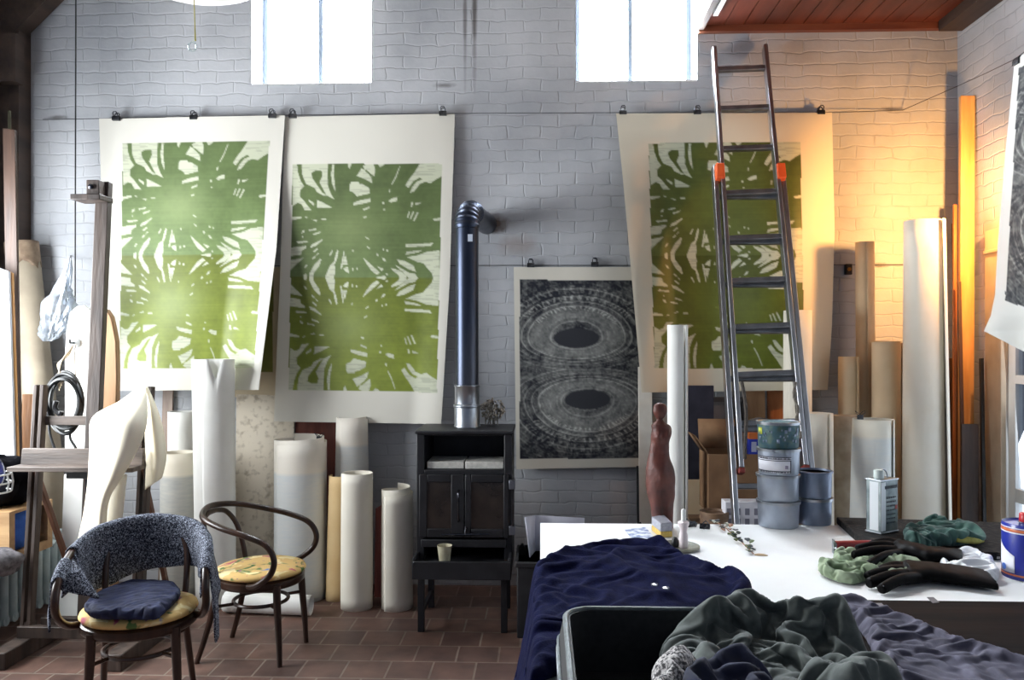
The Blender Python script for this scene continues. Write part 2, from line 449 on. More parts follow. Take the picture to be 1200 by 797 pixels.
# windows: white metal frames with glowing panes
WHITEP = mat('white_gloss_paint', S(226,228,228), S(234,236,236), scale=8, rough=.4)
def pane_mat(name, col, st):
    m, nt, b = new_mat(name)
    b.inputs['Base Color'].default_value = col; b.inputs['Emission Color'].default_value = col
    b.inputs['Emission Strength'].default_value = st; b.inputs['Roughness'].default_value = .2
    return m
SKYPANE = pane_mat('sky_lit_pane', (.86, .93, 1, 1), 140.0)
FRAME_BLOOM = mat('bloom_tinted_frame', S(92,99,108), S(100,107,116), scale=8, rough=.6, spec=.1)  # bluish bloom tint and backlit darkness put into the frame colour
def high_window(name, w, mull):
    r = thing(name, '', '', ((w[0]+w[1])/2, YB+.25, w[2])); del r['label']; del r['category']; struct(r)
    f = M(); y0, y1 = YB+.22, YB+.28; t = .035
    f.box((w[0], y0, w[2]), (w[0]+t, y1, w[3])); f.box((w[1]-t, y0, w[2]), (w[1], y1, w[3]))
    f.box((w[0]+t, y0, w[2]), (w[1]-t, y1, w[2]+t)); f.box((w[0]+t, y0, w[3]-t), (w[1]-t, y1, w[3]))
    x = P(mull, 50, YB+.24).x; f.box((x-.016, y0-.01, w[2]+t), (x+.016, y1, w[3]-t))
    f.build('window_frame', FRAME_BLOOM, r)
    g = M(); g.box((w[0]+t*.5, YB+.245, w[2]+t*.5), (w[1]-t*.5, YB+.255, w[3]-t*.5)); g.build('pane', SKYPANE, r)
    s = M(); s.box((w[0]-.0, YB+.005, w[2]-.001), (w[1]+.0, YB+.22, w[2]+.012)); s.build('window_sill', WHITEP, r)
high_window('window_1', W1, 377)
high_window('window_2', W2, 738)
# the studio window in the side wall (beside the radiator)
r = thing('window_3', '', '', (XL-.15, (LW[0]+LW[1])/2, LW[2])); del r['label']; del r['category']; struct(r)
f = M(); x0, x1 = XL-.22, XL-.14; t = .05
f.box((x0, LW[0], LW[2]), (x1, LW[0]+t, LW[3])); f.box((x0, LW[1]-t, LW[2]), (x1, LW[1], LW[3]))
f.box((x0, LW[0]+t, LW[2]), (x1, LW[1]-t, LW[2]+t)); f.box((x0, LW[0]+t, LW[3]-t), (x1, LW[1]-t, LW[3]))
for k in (1, 2): 
    y = lerp(LW[0], LW[1], k/3); f.box((x0, y-.015, LW[2]+t), (x1, y+.015, LW[3]-t))
f.box((x0+.01, LW[0]+t, 1.9), (x1-.01, LW[1]-t, 1.93))
f.build('window_frame', WHITEP, r)
# french door in the right-hand wall
GLASS = None
def glass_mat(name, tint=(.9,.95,1,1)):
    m, nt, b = new_mat(name)
    b.inputs['Base Color'].default_value = tint; b.inputs['Roughness'].default_value = .03
    b.inputs['Transmission Weight'].default_value = 1.0; b.inputs['IOR'].default_value = 1.1
    return m
GLASS = glass_mat('door_glass')
r = thing('door_1', '', '', (XR+.06, (DW[0]+DW[1])/2, 0)); del r['label']; del r['category']; struct(r)
f = M(); x0, x1 = XR-.015, XR+.05; t = .05
f.box((x0, DW[1]-t, 0), (x1, DW[1], DW[3])); f.box((x0, DW[0], 0), (x1, DW[0]+t, DW[3])); f.box((x0, DW[0]+t, DW[3]-t), (x1, DW[1]-t, DW[3]))
f.build('door_frame', WHITEP, r, bevel=.004)
f = M(); x0, x1 = XR+.0, XR+.045
yy = [DW[1]-t-.015, (DW[0]+DW[1])/2, DW[0]+t+.015]
for ya, yb_ in ((yy[0], yy[1]+.01), (yy[1]-.01, yy[2])):
    w_ = .07
    f.box((x0, ya-w_, .02), (x1, ya, DW[3]-t)); f.box((x0, yb_, .02), (x1, yb_+w_, DW[3]-t))
    for z0, z1 in ((.02, .2), (.70, .78), (1.38, 1.43), (DW[3]-t-.09, DW[3]-t)):
        f.box((x0, yb_+w_, z0), (x1, ya-w_, z1))
f.build('door_leaf', WHITEP, r, bevel=.003)
f = M(); f.box((XR+.018, DW[0]+t+.02, .12), (XR+.024, DW[1]-t-.02, DW[3]-t-.05)); f.build('glass', GLASS, r)

# mezzanine floor over the right-hand end: red varnished boards with a trim, side fascia and a dark beam
REDWOOD = wood('red_varnished_board', S(82,38,26), S(108,54,37), axis='Y', scale=10, rough=.35)
REDTRIM = wood('red_trim', S(100,52,34), S(128,72,48), axis='X', scale=12, rough=.4)
DARKBEAM = wood('dark_beam', S(46,34,28), S(70,54,44), axis='Y', scale=12)
MX = P(821, 37, YB).x; MZ = P(950, 33, YB).z
m = M(); n = 13; wdt = (XR - MX - .01) / n
for i in range(n):
    m.box((MX+.02 + i*wdt, 3.3, MZ+ .012), (MX+.02+(i+1)*wdt-.006, YB-.002, MZ+.03))
m.box((MX+.01, 3.3, MZ+.03), (XR-.002, YB-.002, MZ+.16))
o = shell('ceiling_mezzanine', m, REDWOOD)
m = M(); m.box((MX-.02, YB-.045, MZ-.03), (XR-.002, YB-.002, MZ+.02)); shell('trim_1', m, REDTRIM)
m = M(); m.box((MX-.03, 3.3, MZ-.02), (MX+.01, YB-.002, MZ+.32)); shell('trim_2', m, DARKBEAM)
m = M(); m.box((XR-.15, 3.3, MZ-.055), (XR-.003, YB-.06, MZ+.02)); shell('trim_3', m, DARKBEAM)
m = M(); m.box((P(846,10,4.9).x, 3.6, MZ-.012), (P(846,10,4.9).x+.03, 5.15, MZ+.012)); shell('painted_light_slit', m, WHITEP)  # white strip painted in for light showing through gaps between the boards
# left corner: dark wall post, roof rafter, knee brace
m = M(); m.box((XL+.0, YB-.13, 0), (XL+.135, YB-.0, ZC)); shell('trim_5', m, DARKBEAM)
m = M(); a = P(-14, 58, YB-.09); bq = P(78, -34, YB-.09); m.bar(a, bq, .12, .17, up=(0,0,1)); shell('trim_6', m, DARKBEAM)
m = M(); a = P(8, 40, YB-.2); q = P(14, 96, YB-.2); m.box((a.x-.07, YB-.22, q.z), (a.x+.07, YB-.13, a.z)); shell('trim_7', m, DARKBEAM)
# ------------------------------------------------------------------ the prints
def raster(polys_w, polys_d, W, H):
    """white polygons (then dark ones over them) painted into a coverage array; coordinates are 0..1"""
    a = np.zeros((H, W), np.float32)
    def fill(poly, val):
        p = np.array(poly, float); p[:,0] *= W; p[:,1] *= H
        x0, x1 = max(0, int(p[:,0].min())-1), min(W, int(p[:,0].max())+2)
        y0, y1 = max(0, int(p[:,1].min())-1), min(H, int(p[:,1].max())+2)
        if x1 <= x0 or y1 <= y0: return
        X, Y = np.meshgrid(np.arange(x0, x1)+.5, np.arange(y0, y1)+.5)
        ins = np.zeros(X.shape, bool); j = len(p)-1
        for i in range(len(p)):
            xi, yi, xj, yj = p[i,0], p[i,1], p[j,0], p[j,1]
            if yi != yj:
                c = ((yi > Y) != (yj > Y)) & (X < (xj-xi)*(Y-yi)/(yj-yi)+xi)
                ins ^= c
            j = i
        a[y0:y1, x0:x1][ins] = val
    for q in polys_w: fill(q, 1.0)
    for q in polys_d: fill(q, 0.0)
    return a
def blur(a):
    b = np.pad(a, 1, mode='edge')
    return (b[:-2,1:-1]+b[2:,1:-1]+b[1:-1,:-2]+b[1:-1,2:]+4*b[1:-1,1:-1])/8

# one carved block, printed twice: the lower half is the upper one turned over
BLK_W = [
 [(43,40),(72,40),(78,95),(95,150),(118,185),(92,210),(88,250),(118,280),(140,310),(165,340),(120,338),(100,300),(75,292),(43,312)],
 [(103,40),(275,40),(270,110),(272,180),(290,230),(312,268),(265,245),(243,245),(200,222),(185,195),(130,170),(108,120),(103,75)],
 [(300,45),(315,45),(312,120),(318,180),(320,220),(300,170),(293,110)], [(402,40),(428,40),(412,75),(404,60)],
 [(490,70),(520,85),(555,130),(560,165),(515,140),(460,118),(485,80)], [(500,55),(530,40),(570,42),(580,80),(575,120),(555,125),(540,95),(510,75)],
 [(595,40),(642,40),(628,55),(610,62)], [(425,155),(470,155),(495,170),(540,195),(545,230),(460,250),(440,225),(415,215),(415,175)],
 [(440,290),(480,275),(548,260),(548,285),(480,300),(438,308)], [(500,330),(545,312),(543,325),(505,340)], [(500,380),(525,374),(520,385),(505,390)],
 [(738,55),(742,60),(715,130),(690,175),(685,172),(712,120)], [(668,210),(678,200),(678,222),(668,226)], [(665,278),(690,260),(725,252),(722,278),(680,288)],
 [(626,286),(638,286),(638,300),(628,300)], [(633,328),(643,328),(641,340),(634,338)],
 [(870,40),(1015,40),(1012,120),(975,140),(940,165),(905,155),(870,170),(830,220),(805,225),(820,190),(850,155),(885,140),(870,128),(830,150),(795,195),(775,180),(800,140),(835,95)],
 [(815,285),(828,285),(820,315),(810,315)], [(840,290),(888,285),(860,300),(842,305)], [(798,345),(806,345),(794,386),(786,386)],
 [(824,345),(834,345),(812,395),(803,395)], [(852,348),(863,350),(836,405),(826,403)], [(955,390),(1008,385),(1005,400),(965,405)],
 [(780,555),(960,545),(940,565),(780,572)], [(785,600),(890,590),(860,605),(775,622)],
 [(785,635),(850,625),(920,600),(1000,592),(1000,780),(960,780),(950,740),(915,700),(895,675),(850,665)], [(720,650),(770,660),(830,690),(845,730),(800,715),(740,680)],
 [(682,705),(740,722),(785,755),(775,797),(752,797),(730,750),(690,720)], [(705,684),(760,712),(800,735),(840,742),(862,772),(830,797),(800,797),(795,765),(745,720)],
 [(500,640),(530,665),(575,705),(610,735),(590,750),(555,725),(525,685)], [(590,695),(635,712),(620,725)], [(540,775),(640,755),(650,765),(600,797),(560,797)],
 [(648,742),(660,740),(662,752),(650,750)], [(622,640),(640,645),(652,665),(635,662)], [(588,612),(602,620),(598,632),(588,625)], [(628,582),(638,585),(635,596),(627,592)],
 [(652,588),(664,592),(662,602),(653,600)], [(515,505),(540,520),(538,528),(515,512)], [(525,565),(545,580),(540,588),(525,572)], [(430,592),(437,590),(438,606),(432,604)],
 [(375,600),(380,600),(370,680),(360,715),(352,712),(362,660)], [(385,620),(392,650),(400,685),(368,685)], [(370,710),(402,700),(408,742),(385,730)],
 [(428,708),(438,706),(438,722),(431,726)], [(456,705),(465,704),(465,717),(457,718)],
 [(333,592),(340,600),(330,650),(315,685),(318,740),(300,797),(258,797),(255,760),(285,690),(310,670),(322,620)], [(300,592),(303,600),(288,630),(278,628)],
 [(220,650),(228,655),(215,695),(180,740),(165,797),(145,797),(150,745),(180,690)], [(235,525),(238,530),(190,570),(155,580),(165,560)],
 [(200,582),(205,590),(180,610),(172,606)], [(205,612),(212,616),(190,635)], [(185,632),(190,640),(172,655),(168,648)], [(125,690),(138,688),(130,705),(115,712)],
 [(110,755),(130,745),(135,797),(115,797)], [(65,540),(140,535),(140,545),(75,552)], [(26,580),(130,568),(130,580),(100,600),(95,625),(25,635)],
 [(25,660),(110,645),(90,665),(50,700),(26,725)], [(145,465),(200,455),(190,467),(150,472)], [(175,490),(228,475),(215,487),(178,500)],
 [(105,470),(120,465),(118,482),(98,488)], [(100,506),(110,506),(108,516),(100,515)], [(33,385),(100,380),(100,390),(40,405)], [(118,378),(140,385),(135,393)],
 [(165,398),(200,402),(198,412)], [(230,392),(262,392),(258,402),(230,402)], [(195,270),(240,290),(300,322),(265,325),(200,325),(188,300)], [(148,272),(182,292),(182,312),(150,285)],
]
BLK_D = [
 [(165,100),(190,85),(232,85),(236,120),(218,160),(262,242),(236,226),(205,182),(172,135)],
 [(190,265),(200,265),(202,330),(190,330)], [(520,78),(580,128),(572,134),(512,86)], [(470,150),(490,148),(492,172),(476,168)],
]
def nrm_blk(poly):
    out = []
    for x, y in poly:
        t = (y - 40) / 728.0
        l, r = lerp(43, 25, t), lerp(1015, 1000, t)
        out.append(((x-l)/(r-l), t*.5))
    return out
BW_, BH_ = 420, 640
_w = [nrm_blk(q) for q in BLK_W]; _d = [nrm_blk(q) for q in BLK_D]
_a = raster(_w, _d, BW_, BH_)
BLOCK = _a.copy(); BLOCK[BH_//2:] = _a[:BH_//2][::-1]
BLOCK = blur(BLOCK)
_rs = np.random.RandomState(5)
def vnoise(shape, cells, seed):
    r = np.random.RandomState(seed).rand(cells[0]+2, cells[1]+2)
    y = np.linspace(0, cells[0], shape[0]); x = np.linspace(0, cells[1], shape[1])
    yi, xi = y.astype(int), x.astype(int); fy, fx = (y-yi)[:,None], (x-xi)[None]
    fy = fy*fy*(3-2*fy); fx = fx*fx*(3-2*fx)
    g = lambda a, b: r[np.ix_(a, b)]
    return (g(yi,xi)*(1-fx)+g(yi,xi+1)*fx)*(1-fy)+(g(yi+1,xi)*(1-fx)+g(yi+1,xi+1)*fx)*fy
def lin(c): return np.array(S(*c)[:3], np.float32)
def green_image(top, bot, chalk, seed):
    H, W = BLOCK.shape
    t = np.linspace(0, 1, H)[:,None,None]
    # each pull of the block has its own ink: greyer upper pull, more yellow lower pull
    up = lin(top)[None,None]; lo = lin(bot)[None,None]
    k1 = np.clip(t/.5, 0, 1); k2 = np.clip((t-.5)/.5, 0, 1)
    ink = np.where(t < .5, up*(.82+.36*k1), lo*(.66+.52*k2**.7)) * np.ones((H, W, 1), np.float32)
    ink = ink * (1 + .10*(vnoise((H,W),(9,6),seed)-.5)[:,:,None] + .16*(vnoise((H,W),(220,3),seed+1)-.5)[:,:,None] + .14*(vnoise((H,W),(90,60),seed+2)-.5)[:,:,None] + .22*(vnoise((H,W),(22,16),seed+6)-.5)[:,:,None])
    # paler blotch over each of the two suns
    X, Y = np.meshgrid(np.linspace(0,1,W), np.linspace(0,1,H))
    for cy in (.28, .72):
        g = np.exp(-(((X-.40)/.17)**2 + ((Y-cy)/.09)**2))[:,:,None] * .30
        ink = ink*(1-g) + lin(chalk)[None,None]*g
    line = (vnoise((H,W),(300,14),seed+3) > .66)[:,:,None]
    groundc = lin((192,196,172))[None,None]*np.ones((H,W,1)) * np.where(line, .78, 1.0)
    a = BLOCK[:,:,None]
    return ink*(1-a) + groundc*a
def grey_image(seed, wide=488, high=667):
    W, H = 360, 492
    X, Y = np.meshgrid(np.linspace(30, 518, W), np.linspace(75, 742, H))
    n1 = vnoise((H,W),(40,24),seed); n2 = vnoise((H,W),(120,90),seed+1); n3 = vnoise((H,W),(10,8),seed+2)
    out = np.zeros((H,W), np.float32); eye = np.zeros((H,W), bool)
    dd = []
    for (cx, cy, sg) in ((252,292,-1),(293,522,1)):
        dx = (X-cx)/88.0; dy = (Y-cy)/36.0
        far = np.where((Y-cy)*sg > 0, 1.55, 1.0)     # rings are wider on the outer side
        d = np.sqrt(dx**2 + (dy/far)**2); ang = np.arctan2(dy, dx)
        dd.append((d, ang, (Y-cy)*sg)); eye |= (dx**2+dy**2) < 1.0
    use0 = dd[0][0] < dd[1][0]
    d = np.where(use0, dd[0][0], dd[1][0]); ang = np.where(use0, dd[0][1], dd[1][1]); outer = np.where(use0, dd[0][2], dd[1][2]) > 0
    d = d + .05*(n1-.5)
    base = .27*np.exp(-((d-1.6)/.62)**2) + .06 + .22*(n1-.5) + .22*(n2-.5)
    base += .10*(n3-.5)
    # thin growth rings
    base += .24*np.exp(-(((d*3.1+.3*n3) % 1.0 - .5)/.10)**2) * (.1 + 1.2*n1*n2)
    for rr, wd, am in ((1.16,.04,.35),(2.15,.035,.55),(2.45,.03,.5),(2.8,.03,.32),(3.3,.035,.28)):
        base += am*np.exp(-((d-rr)/wd)**2)*(.5+.8*n1)
    # radiating nicks between rings on the outer side
    k = np.where(np.cos(ang*84 + 5*n1) > .45, .4+.9*n2, 0.0)
    for r0, r1, am in ((1.9,2.12,.46),(2.55,2.85,.36),(3.0,3.5,.22)):
        base += am*k*((d > r0) & (d < r1) & outer)*(np.abs(np.cos(ang)) < .75)
    base -= .16*k*((d > 1.9) & (d < 3.4) & outer)*0
    band = np.exp(-((Y-407)/48.0)**2)
    base += band*(.26*(vnoise((H,W),(110,5),seed+7)-.35) + .08)
    base[eye] = .03
    base = np.clip(base, 0.0, .95)
    dark = lin((20,23,34)); mid = lin((188,190,184))
    return dark[None,None]*(1-base[:,:,None]) + mid[None,None]*base[:,:,None], eye
def sample(img, s, t):
    H, W, _ = img.shape
    y = np.clip(t*(H-1), 0, H-1.001); x = np.clip(s*(W-1), 0, W-1.001)
    yi, xi = y.astype(int), x.astype(int); fy, fx = (y-yi)[:,None], (x-xi)[:,None]
    return (img[yi,xi]*(1-fx)+img[yi,xi+1]*fx)*(1-fy)+(img[yi+1,xi]*(1-fx)+img[yi+1,xi+1]*fx)*fy
PRINT_MAT = attr_mat('printed_paper', rough=.5, spec=.4)
PRINT_MATT = attr_mat('printed_paper_matt', rough=.75, spec=.25)

def edge_at(curve, y):
    ys = [c[1] for c in curve]; xs = [c[0] for c in curve]
    return float(np.interp(y, ys, xs))
def hung_sheet(name, left, right, top, bot, imq, img, depth, paper, res=1.25, matl=None, plane='Y'):
    """left/right: edge curves [(px,py)...] from top to foot; top/bot: (py at the left edge, py at the right edge);
    imq: printed area as px corners TL TR BR BL; depth(u, v): distance of the sheet from the camera plane at that place"""
    nu = int((right[0][0]-left[0][0])/res)+1; nv = int((bot[0]-top[0])/res)+1
    m = M(); cols = []
    S_, T_ = [], []
    for j in range(nv):
        v = j/(nv-1)
        for i in range(nu):
            u = i/(nu-1)
            y = lerp(lerp(top[0], top[1], u), lerp(bot[0], bot[1], u), v)
            x = lerp(edge_at(left, y), edge_at(right, y), u)
            m.v.append(tuple(P(x, y, depth(u, v)) if plane == 'Y' else PX(x, y, depth(u, v))))
            (tlx,tly),(trx,try_),(brx,bry),(blx,bly) = imq
            s = t = 0.0
            for _ in range(2):
                l = lerp(tlx, blx, t); r_ = lerp(trx, brx, t); s = (x-l)/(r_-l)
                ty = lerp(tly, try_, s); by = lerp(bly, bry, s); t = (y-ty)/(by-ty)
            S_.append(s); T_.append(t)
    for j in range(nv-1):
        for i in range(nu-1):
            m.f.append((j*nu+i, j*nu+i+1, (j+1)*nu+i+1, (j+1)*nu+i)); m.mi.append(0)
    S_, T_ = np.array(S_), np.array(T_)
    c = np.ones((len(S_), 4), np.float32); c[:,:3] = lin(paper)
    ins = (S_ > 0) & (S_ < 1) & (T_ > 0) & (T_ < 1)
    c[ins,:3] = sample(img, S_[ins], T_[ins])
    m.c = c
    return m.build(name, matl or PRINT_MAT, smooth=180, recalc=False)

G1 = green_image((98,116,70), (118,130,50), (168,182,130), 3)
G2 = green_image((90,106,62), (112,124,42), (150,164,108), 13)
G3 = green_image((84,94,38), (88,98,26), (112,124,52), 23)
def d1(u, v): return 5.34 - .16*v*v - .05*math.sin(PI*u)*v - .22*smst(.72, 1, u)*smst(.15, 1, v) + .015*math.sin(7*u+2*v)
o = hung_sheet('hanging_print', [(116,138),(121,300),(126,460)], [(334,134),(324,290),(303,458)], (139,135), (458,457),
    [(144,168),(316,165),(298,431),(140,432)], G1, d1, (216,213,203))
tag(o, 'green woodcut of two flower suns hanging behind the wooden easel', 'print', 'green prints pegged to the wall wire')
def d2(u, v): return 5.36 - .10*v*v + .02*math.sin(5*u+1) - .05*smst(.8,1,u)*v
o = hung_sheet('hanging_print', [(334,137),(329,300),(321,494)], [(533,133),(527,330),(517,498)], (137,133), (494,497),
    [(343,192),(518,192),(512,460),(338,457)], G2, d2, (214,211,200))
tag(o, 'green woodcut of two flower suns hanging beside the stovepipe', 'print', 'green prints pegged to the wall wire')
def d3(u, v): return 5.33 - .05*v - .20*(1-smst(0,.22,u))*smst(.02,.6,v) - .20*smst(.30,.80,u)*(1-smst(.80,1.04,u))*math.sin(PI*min(1,v*.9))**.8
o = hung_sheet('hanging_print', [(722,133),(730,210),(738,300),(752,460)], [(975,132),(978,270),(975,380),(970,457)], (133,132), (460,457),
    [(760,168),(938,166),(943,432),(767,432)], G3, d3, (216,208,188))
tag(o, 'green woodcut of two flower suns hanging behind the ladder', 'print', 'green prints pegged to the wall wire')
GR, _ = grey_image(31)
def d4(u, v): return 5.375 - .03*v + .006*math.sin(6*u)
o = hung_sheet('hanging_print', [(602,313),(605,550)], [(760,313),(763,550)], (313,313), (550,547),
    [(609,328),(755,328),(757,537),(609,538)], GR, d4, (206,202,190))
tag(o, 'black and grey woodcut with two dark eye-shaped ovals hanging low on the wall', 'print')
GR2, _ = grey_image(77)
GR2 = GR2*1.0 + lin((70,72,72))*.5
def d5(u, v): return 2.60 - .05*smst(.7, 1, v)
o = hung_sheet('hanging_print', [(1189,72),(1178,180),(1169,290),(1166,345),(1161,370),(1153,388)], [(1330,-40),(1320,300),(1310,440)], (72,-40), (388,470),
    [(1194,80),(1330,-5),(1310,400),(1178,352)], GR2, lambda u, v: 2.40 - .09*smst(.75,1,v)*(1-smst(0,.35,u)) - .03*v, (228,228,222), plane='X', matl=PRINT_MATT)
tag(o, 'grey ring-patterned woodcut with a curled lower corner hanging in front of the glazed door', 'print')
# olive print half hidden between the two green ones
olive = np.ones((60, 60, 3), np.float32)*lin((112,112,52))*(1+.2*(vnoise((60,60),(30,20),4)-.5))[:,:,None]
o = hung_sheet('hanging_print', [(232,313),(232,466)], [(336,313),(337,466)], (313,313), (465,466),
    [(242,318),(320,318),(320,436),(242,436)], olive, lambda u, v: 5.385-.012*v, (206,190,160))
tag(o, 'plain olive print mostly hidden between the two green woodcuts', 'print')

# wires and clips
WIRE = mat('wire_steel', S(70,70,72), rough=.4, metal=1.0)
def wire(label, pts, r=.0022):
    m = M(); m.tube(pts, r, n=6); return tag(m.build('hanging_wire', WIRE), label, 'wire')
wire('thin wire along the wall carrying the three big green prints', [P(50,140,5.385), P(116,139,5.35), P(330,135,5.35), P(530,133,5.35), P(722,132,5.34), P(975,132,5.34), P(1058,129,5.385)])
wire('thin wire across the wall at the height of the black oval print', [P(160,312,5.392), P(600,311,5.39), P(760,311,5.39), P(1062,310,5.392)])
wire('thin wire running from the wall corner to the ring-patterned print', [P(1058,129,5.385), P(1122,101,5.0), PX(1155,86,2.43), PX(1190,69,2.40), PX(1330,-42,2.40)])
CLIPM = mat('clip_steel', S(56,58,62), S(90,92,96), scale=40, rough=.35, metal=.9)
def clip(px, py, Y, label, group):
    c = P(px, py, Y); k = M()
    r = thing('bulldog_clip', label, 'clip', c - Vector((0,0,.02)), 0, group)
    k.prism([(-.012,-.024),(.012,-.024),(.012,-.004),(.004,.006),(-.004,.006),(-.012,-.004)], lambda a, b: c+Vector((-.024, a, b)), lambda a, b: c+Vector((.024, a, b)))
    k.build('spring', CLIPM, r)
    for s in (-1, 1):
        h = M(); h.tube([c+Vector((-.014, s*.006, .004)), c+Vector((-.014, s*.016, .022)), c+Vector((-.008, s*.019, .03)), c+Vector((.008, s*.019, .03)), c+Vector((.014, s*.016, .022)), c+Vector((.014, s*.006, .004))], .0035, n=6)
        h.build('grip', CLIPM, r)
gA = 'bulldog clips along the upper wire'
for px, py, lb in ((136,137,'steel clip at the corner of the easel-side green print'), (227,136,'steel clip at mid top edge of the easel-side green print'), (319,134,'steel clip on the corner of the easel-side green print where two prints meet'),
                   (343,134,'steel clip on the stovepipe-side green print where two prints meet'), (519,131,'steel clip on the stovepipe-side green print at its free corner'),
                   (730,130,'steel clip at the curled corner of the ladder-side green print'), (817,130,'steel clip on the ladder-side green print under the high window'), (962,130,'steel clip on the ladder-side green print at the corner past the ladder')):
    clip(px, py, 5.335, lb, gA)
clip(622, 309, 5.372, 'steel clip on the black oval print nearer the stovepipe', 'bulldog clips on the low wire')
clip(697, 308, 5.372, 'steel clip on the black oval print nearer the ladder', 'bulldog clips on the low wire')
q = PX(1192, 70, 2.40); 
m = M(); m.prism([(-.012,-.024),(.012,-.024),(.012,-.004),(.004,.012),(-.004,.012),(-.012,-.004)], lambda a, b: q+Vector((a,-.024,b)), lambda a, b: q+Vector((a,.024,b)))
tag(m.build('bulldog_clip', CLIPM), 'steel clip at the top of the ring-patterned print', 'clip')
# ------------------------------------------------------------------ stove
sx0, sx1, sy0, sy1, sz1 = P(488,600,4.6).x, P(600,600,4.6).x, 4.6, 5.0, 1.116
def zy(y, d=4.6): return EYE - (y-HPY)*d/FPX
r = thing('wood_stove', 'black cast-iron wood stove on legs with two glazed doors and an open niche', 'stove', ((sx0+sx1)/2, (sy0+sy1)/2, 0))
t = .045
zn1, zn0, zd0 = zy(511), zy(551), zy(633)
zb0 = zy(658)
m = M()
m.box((sx0, sy0, zb0), (sx0+t, sy1, sz1-.02)); m.box((sx1-t, sy0, zb0), (sx1, sy1, sz1-.02))
m.box((sx0+t, sy1-.03, zb0), (sx1-t, sy1, sz1-.02))
m.box((sx0+t, sy0, zn1), (sx1-t, sy1-.03, sz1-.02))
m.box((sx0+t, sy0, zn0-.03), (sx1-t, sy1-.03, zn0))
m.box((sx0+t, sy0+.06, zd0), (sx1-t, sy1-.03, zn0-.03))
m.build('body', BLACKMETAL, r, bevel=.006)
m = M(); m.box((sx0-.008, sy0-.012, sz1-.02), (sx1+.008, sy1+.01, sz1)); m.build('top_plate', BLACKMETAL, r, bevel=.005)
STOVEGLASS = mat('sooty_glass', S(30,28,28), S(50,44,40), scale=9, rough=.12, spec=.6)
HANDLE = mat('worn_handle_steel', S(70,70,76), S(96,96,102), scale=30, rough=.25, metal=1.0)
mid = (sx0+sx1)/2 + .004
for k, (a, b) in enumerate(((sx0+.018, mid-.002), (mid+.002, sx1-.018))):
    z0, z1 = zy(630), zy(556); w = .045
    m = M(); y0, y1 = sy0-.022, sy0+.004
    wi = .075 if k == 0 else .03; wo = .045 if k == 0 else .03
    ia, ib = (a+wo, b-wi) if k == 0 else (a+wi+.005, b-wo)
    m.box((a,y0,z0), (ia,y1,z1)); m.box((ib,y0,z0), (b,y1,z1)); m.box((ia,y0,z0), (ib,y1,z0+.05)); m.box((ia,y0,z1-.045), (ib,y1,z1))
    d = m.build('door', BLACKMETAL, r, bevel=.005)
    g = M(); g.box((ia-.003, y0+.010, z0+.047), (ib+.003, y0+.016, z1-.042)); g.build('glass', STOVEGLASS, d)
    if k == 0:
        h = M(); x = b-.03
        h.tube(cat_rom([(x, y0, z1-.09), (x, y0-.035, z1-.10), (x, y0-.04, z1-.16), (x, y0-.035, z0+.11), (x, y0, z0+.10)], 6), .007, n=8); h.build('handle', HANDLE, d)
    else:
        for zz in (z1-.055, z0+.045):
            h = M(); h.box((b+.002, y0-.012, zz-.026), (b+.036, y1+.03, zz+.026)); h.build('hinge', mat('hinge_steel', S(110,112,120), rough=.4, metal=.8), d, bevel=.003)
        h = M(); h.tube([(b+.026, y0-.006, z0+.03), (b+.026, y0-.006, z1-.03)], .006, n=8); h.build('hinge_pin', HANDLE, d)
# ash flap with its bar handle
m = M(); m.box((sx0+.03, sy0-.03, zy(641)), (sx1-.03, sy0+.06, zy(632))); fl = m.build('ash_flap', BLACKMETAL, r, bevel=.004)
m = M(); m.tube([P(517,627,sy0-.05), P(575,626,sy0-.05)], .006, n=8); m.tube([P(545,627,sy0-.05), P(546,618,sy0-.02)], .007, n=8); m.build('handle', HANDLE, fl)
# log tray and legs
tx0, tx1 = P(484,668,4.48).x, P(599,668,4.48).x
m = M(); tz = zy(656, 4.5)
m.box((tx0, 4.44, tz-.10), (tx1, 4.46, tz)); m.box((tx0, 4.46, tz-.10), (tx0+.016, sy1, tz+.015)); m.box((tx1-.016, 4.46, tz-.10), (tx1, sy1, tz+.015)); m.box((tx0+.016, sy1-.02, tz-.1), (tx1-.016, sy1, tz))
m.box((tx0+.016, 4.46, tz-.05), (tx1-.016, sy1-.02, tz-.03))
m.build('log_tray', BLACKMETAL, r, bevel=.004)
for x in (tx0+.03, tx1-.05):
    for y in (4.52, sy1-.06):
        m = M(); m.bar((x+.01, y, tz-.09), (x+.01, y, 0), .036, .036, up=(0,1,0)); m.build('leg', BLACKMETAL, r, bevel=.003)
m = M(); m.bar((tx0+.04, 4.52, .10), (tx0+.04, sy1-.06, .10), .02, .02); m.build('stretcher', BLACKMETAL, r)
FIREBRICK = mat('firebrick', S(190,188,180), S(214,212,204), scale=40, rough=.9, bump=.3)
wn = (sx1-sx0-2*t)
for a, b, lb in ((sx0+t+.012, sx0+t+wn*.5-.004, 'pale firebrick slab in the stove niche, above the door with the long handle'), (sx0+t+wn*.5+.004, sx1-t-.004, 'pale firebrick slab in the stove niche, above the hinged side')):
    m = M(); m.box((a, sy0+.025, zn0+.001), (b, sy0+.26, zn0+.042)); o = m.build('firebrick', FIREBRICK, bevel=.004); tag(o, lb, 'brick', 'firebricks in the stove niche')
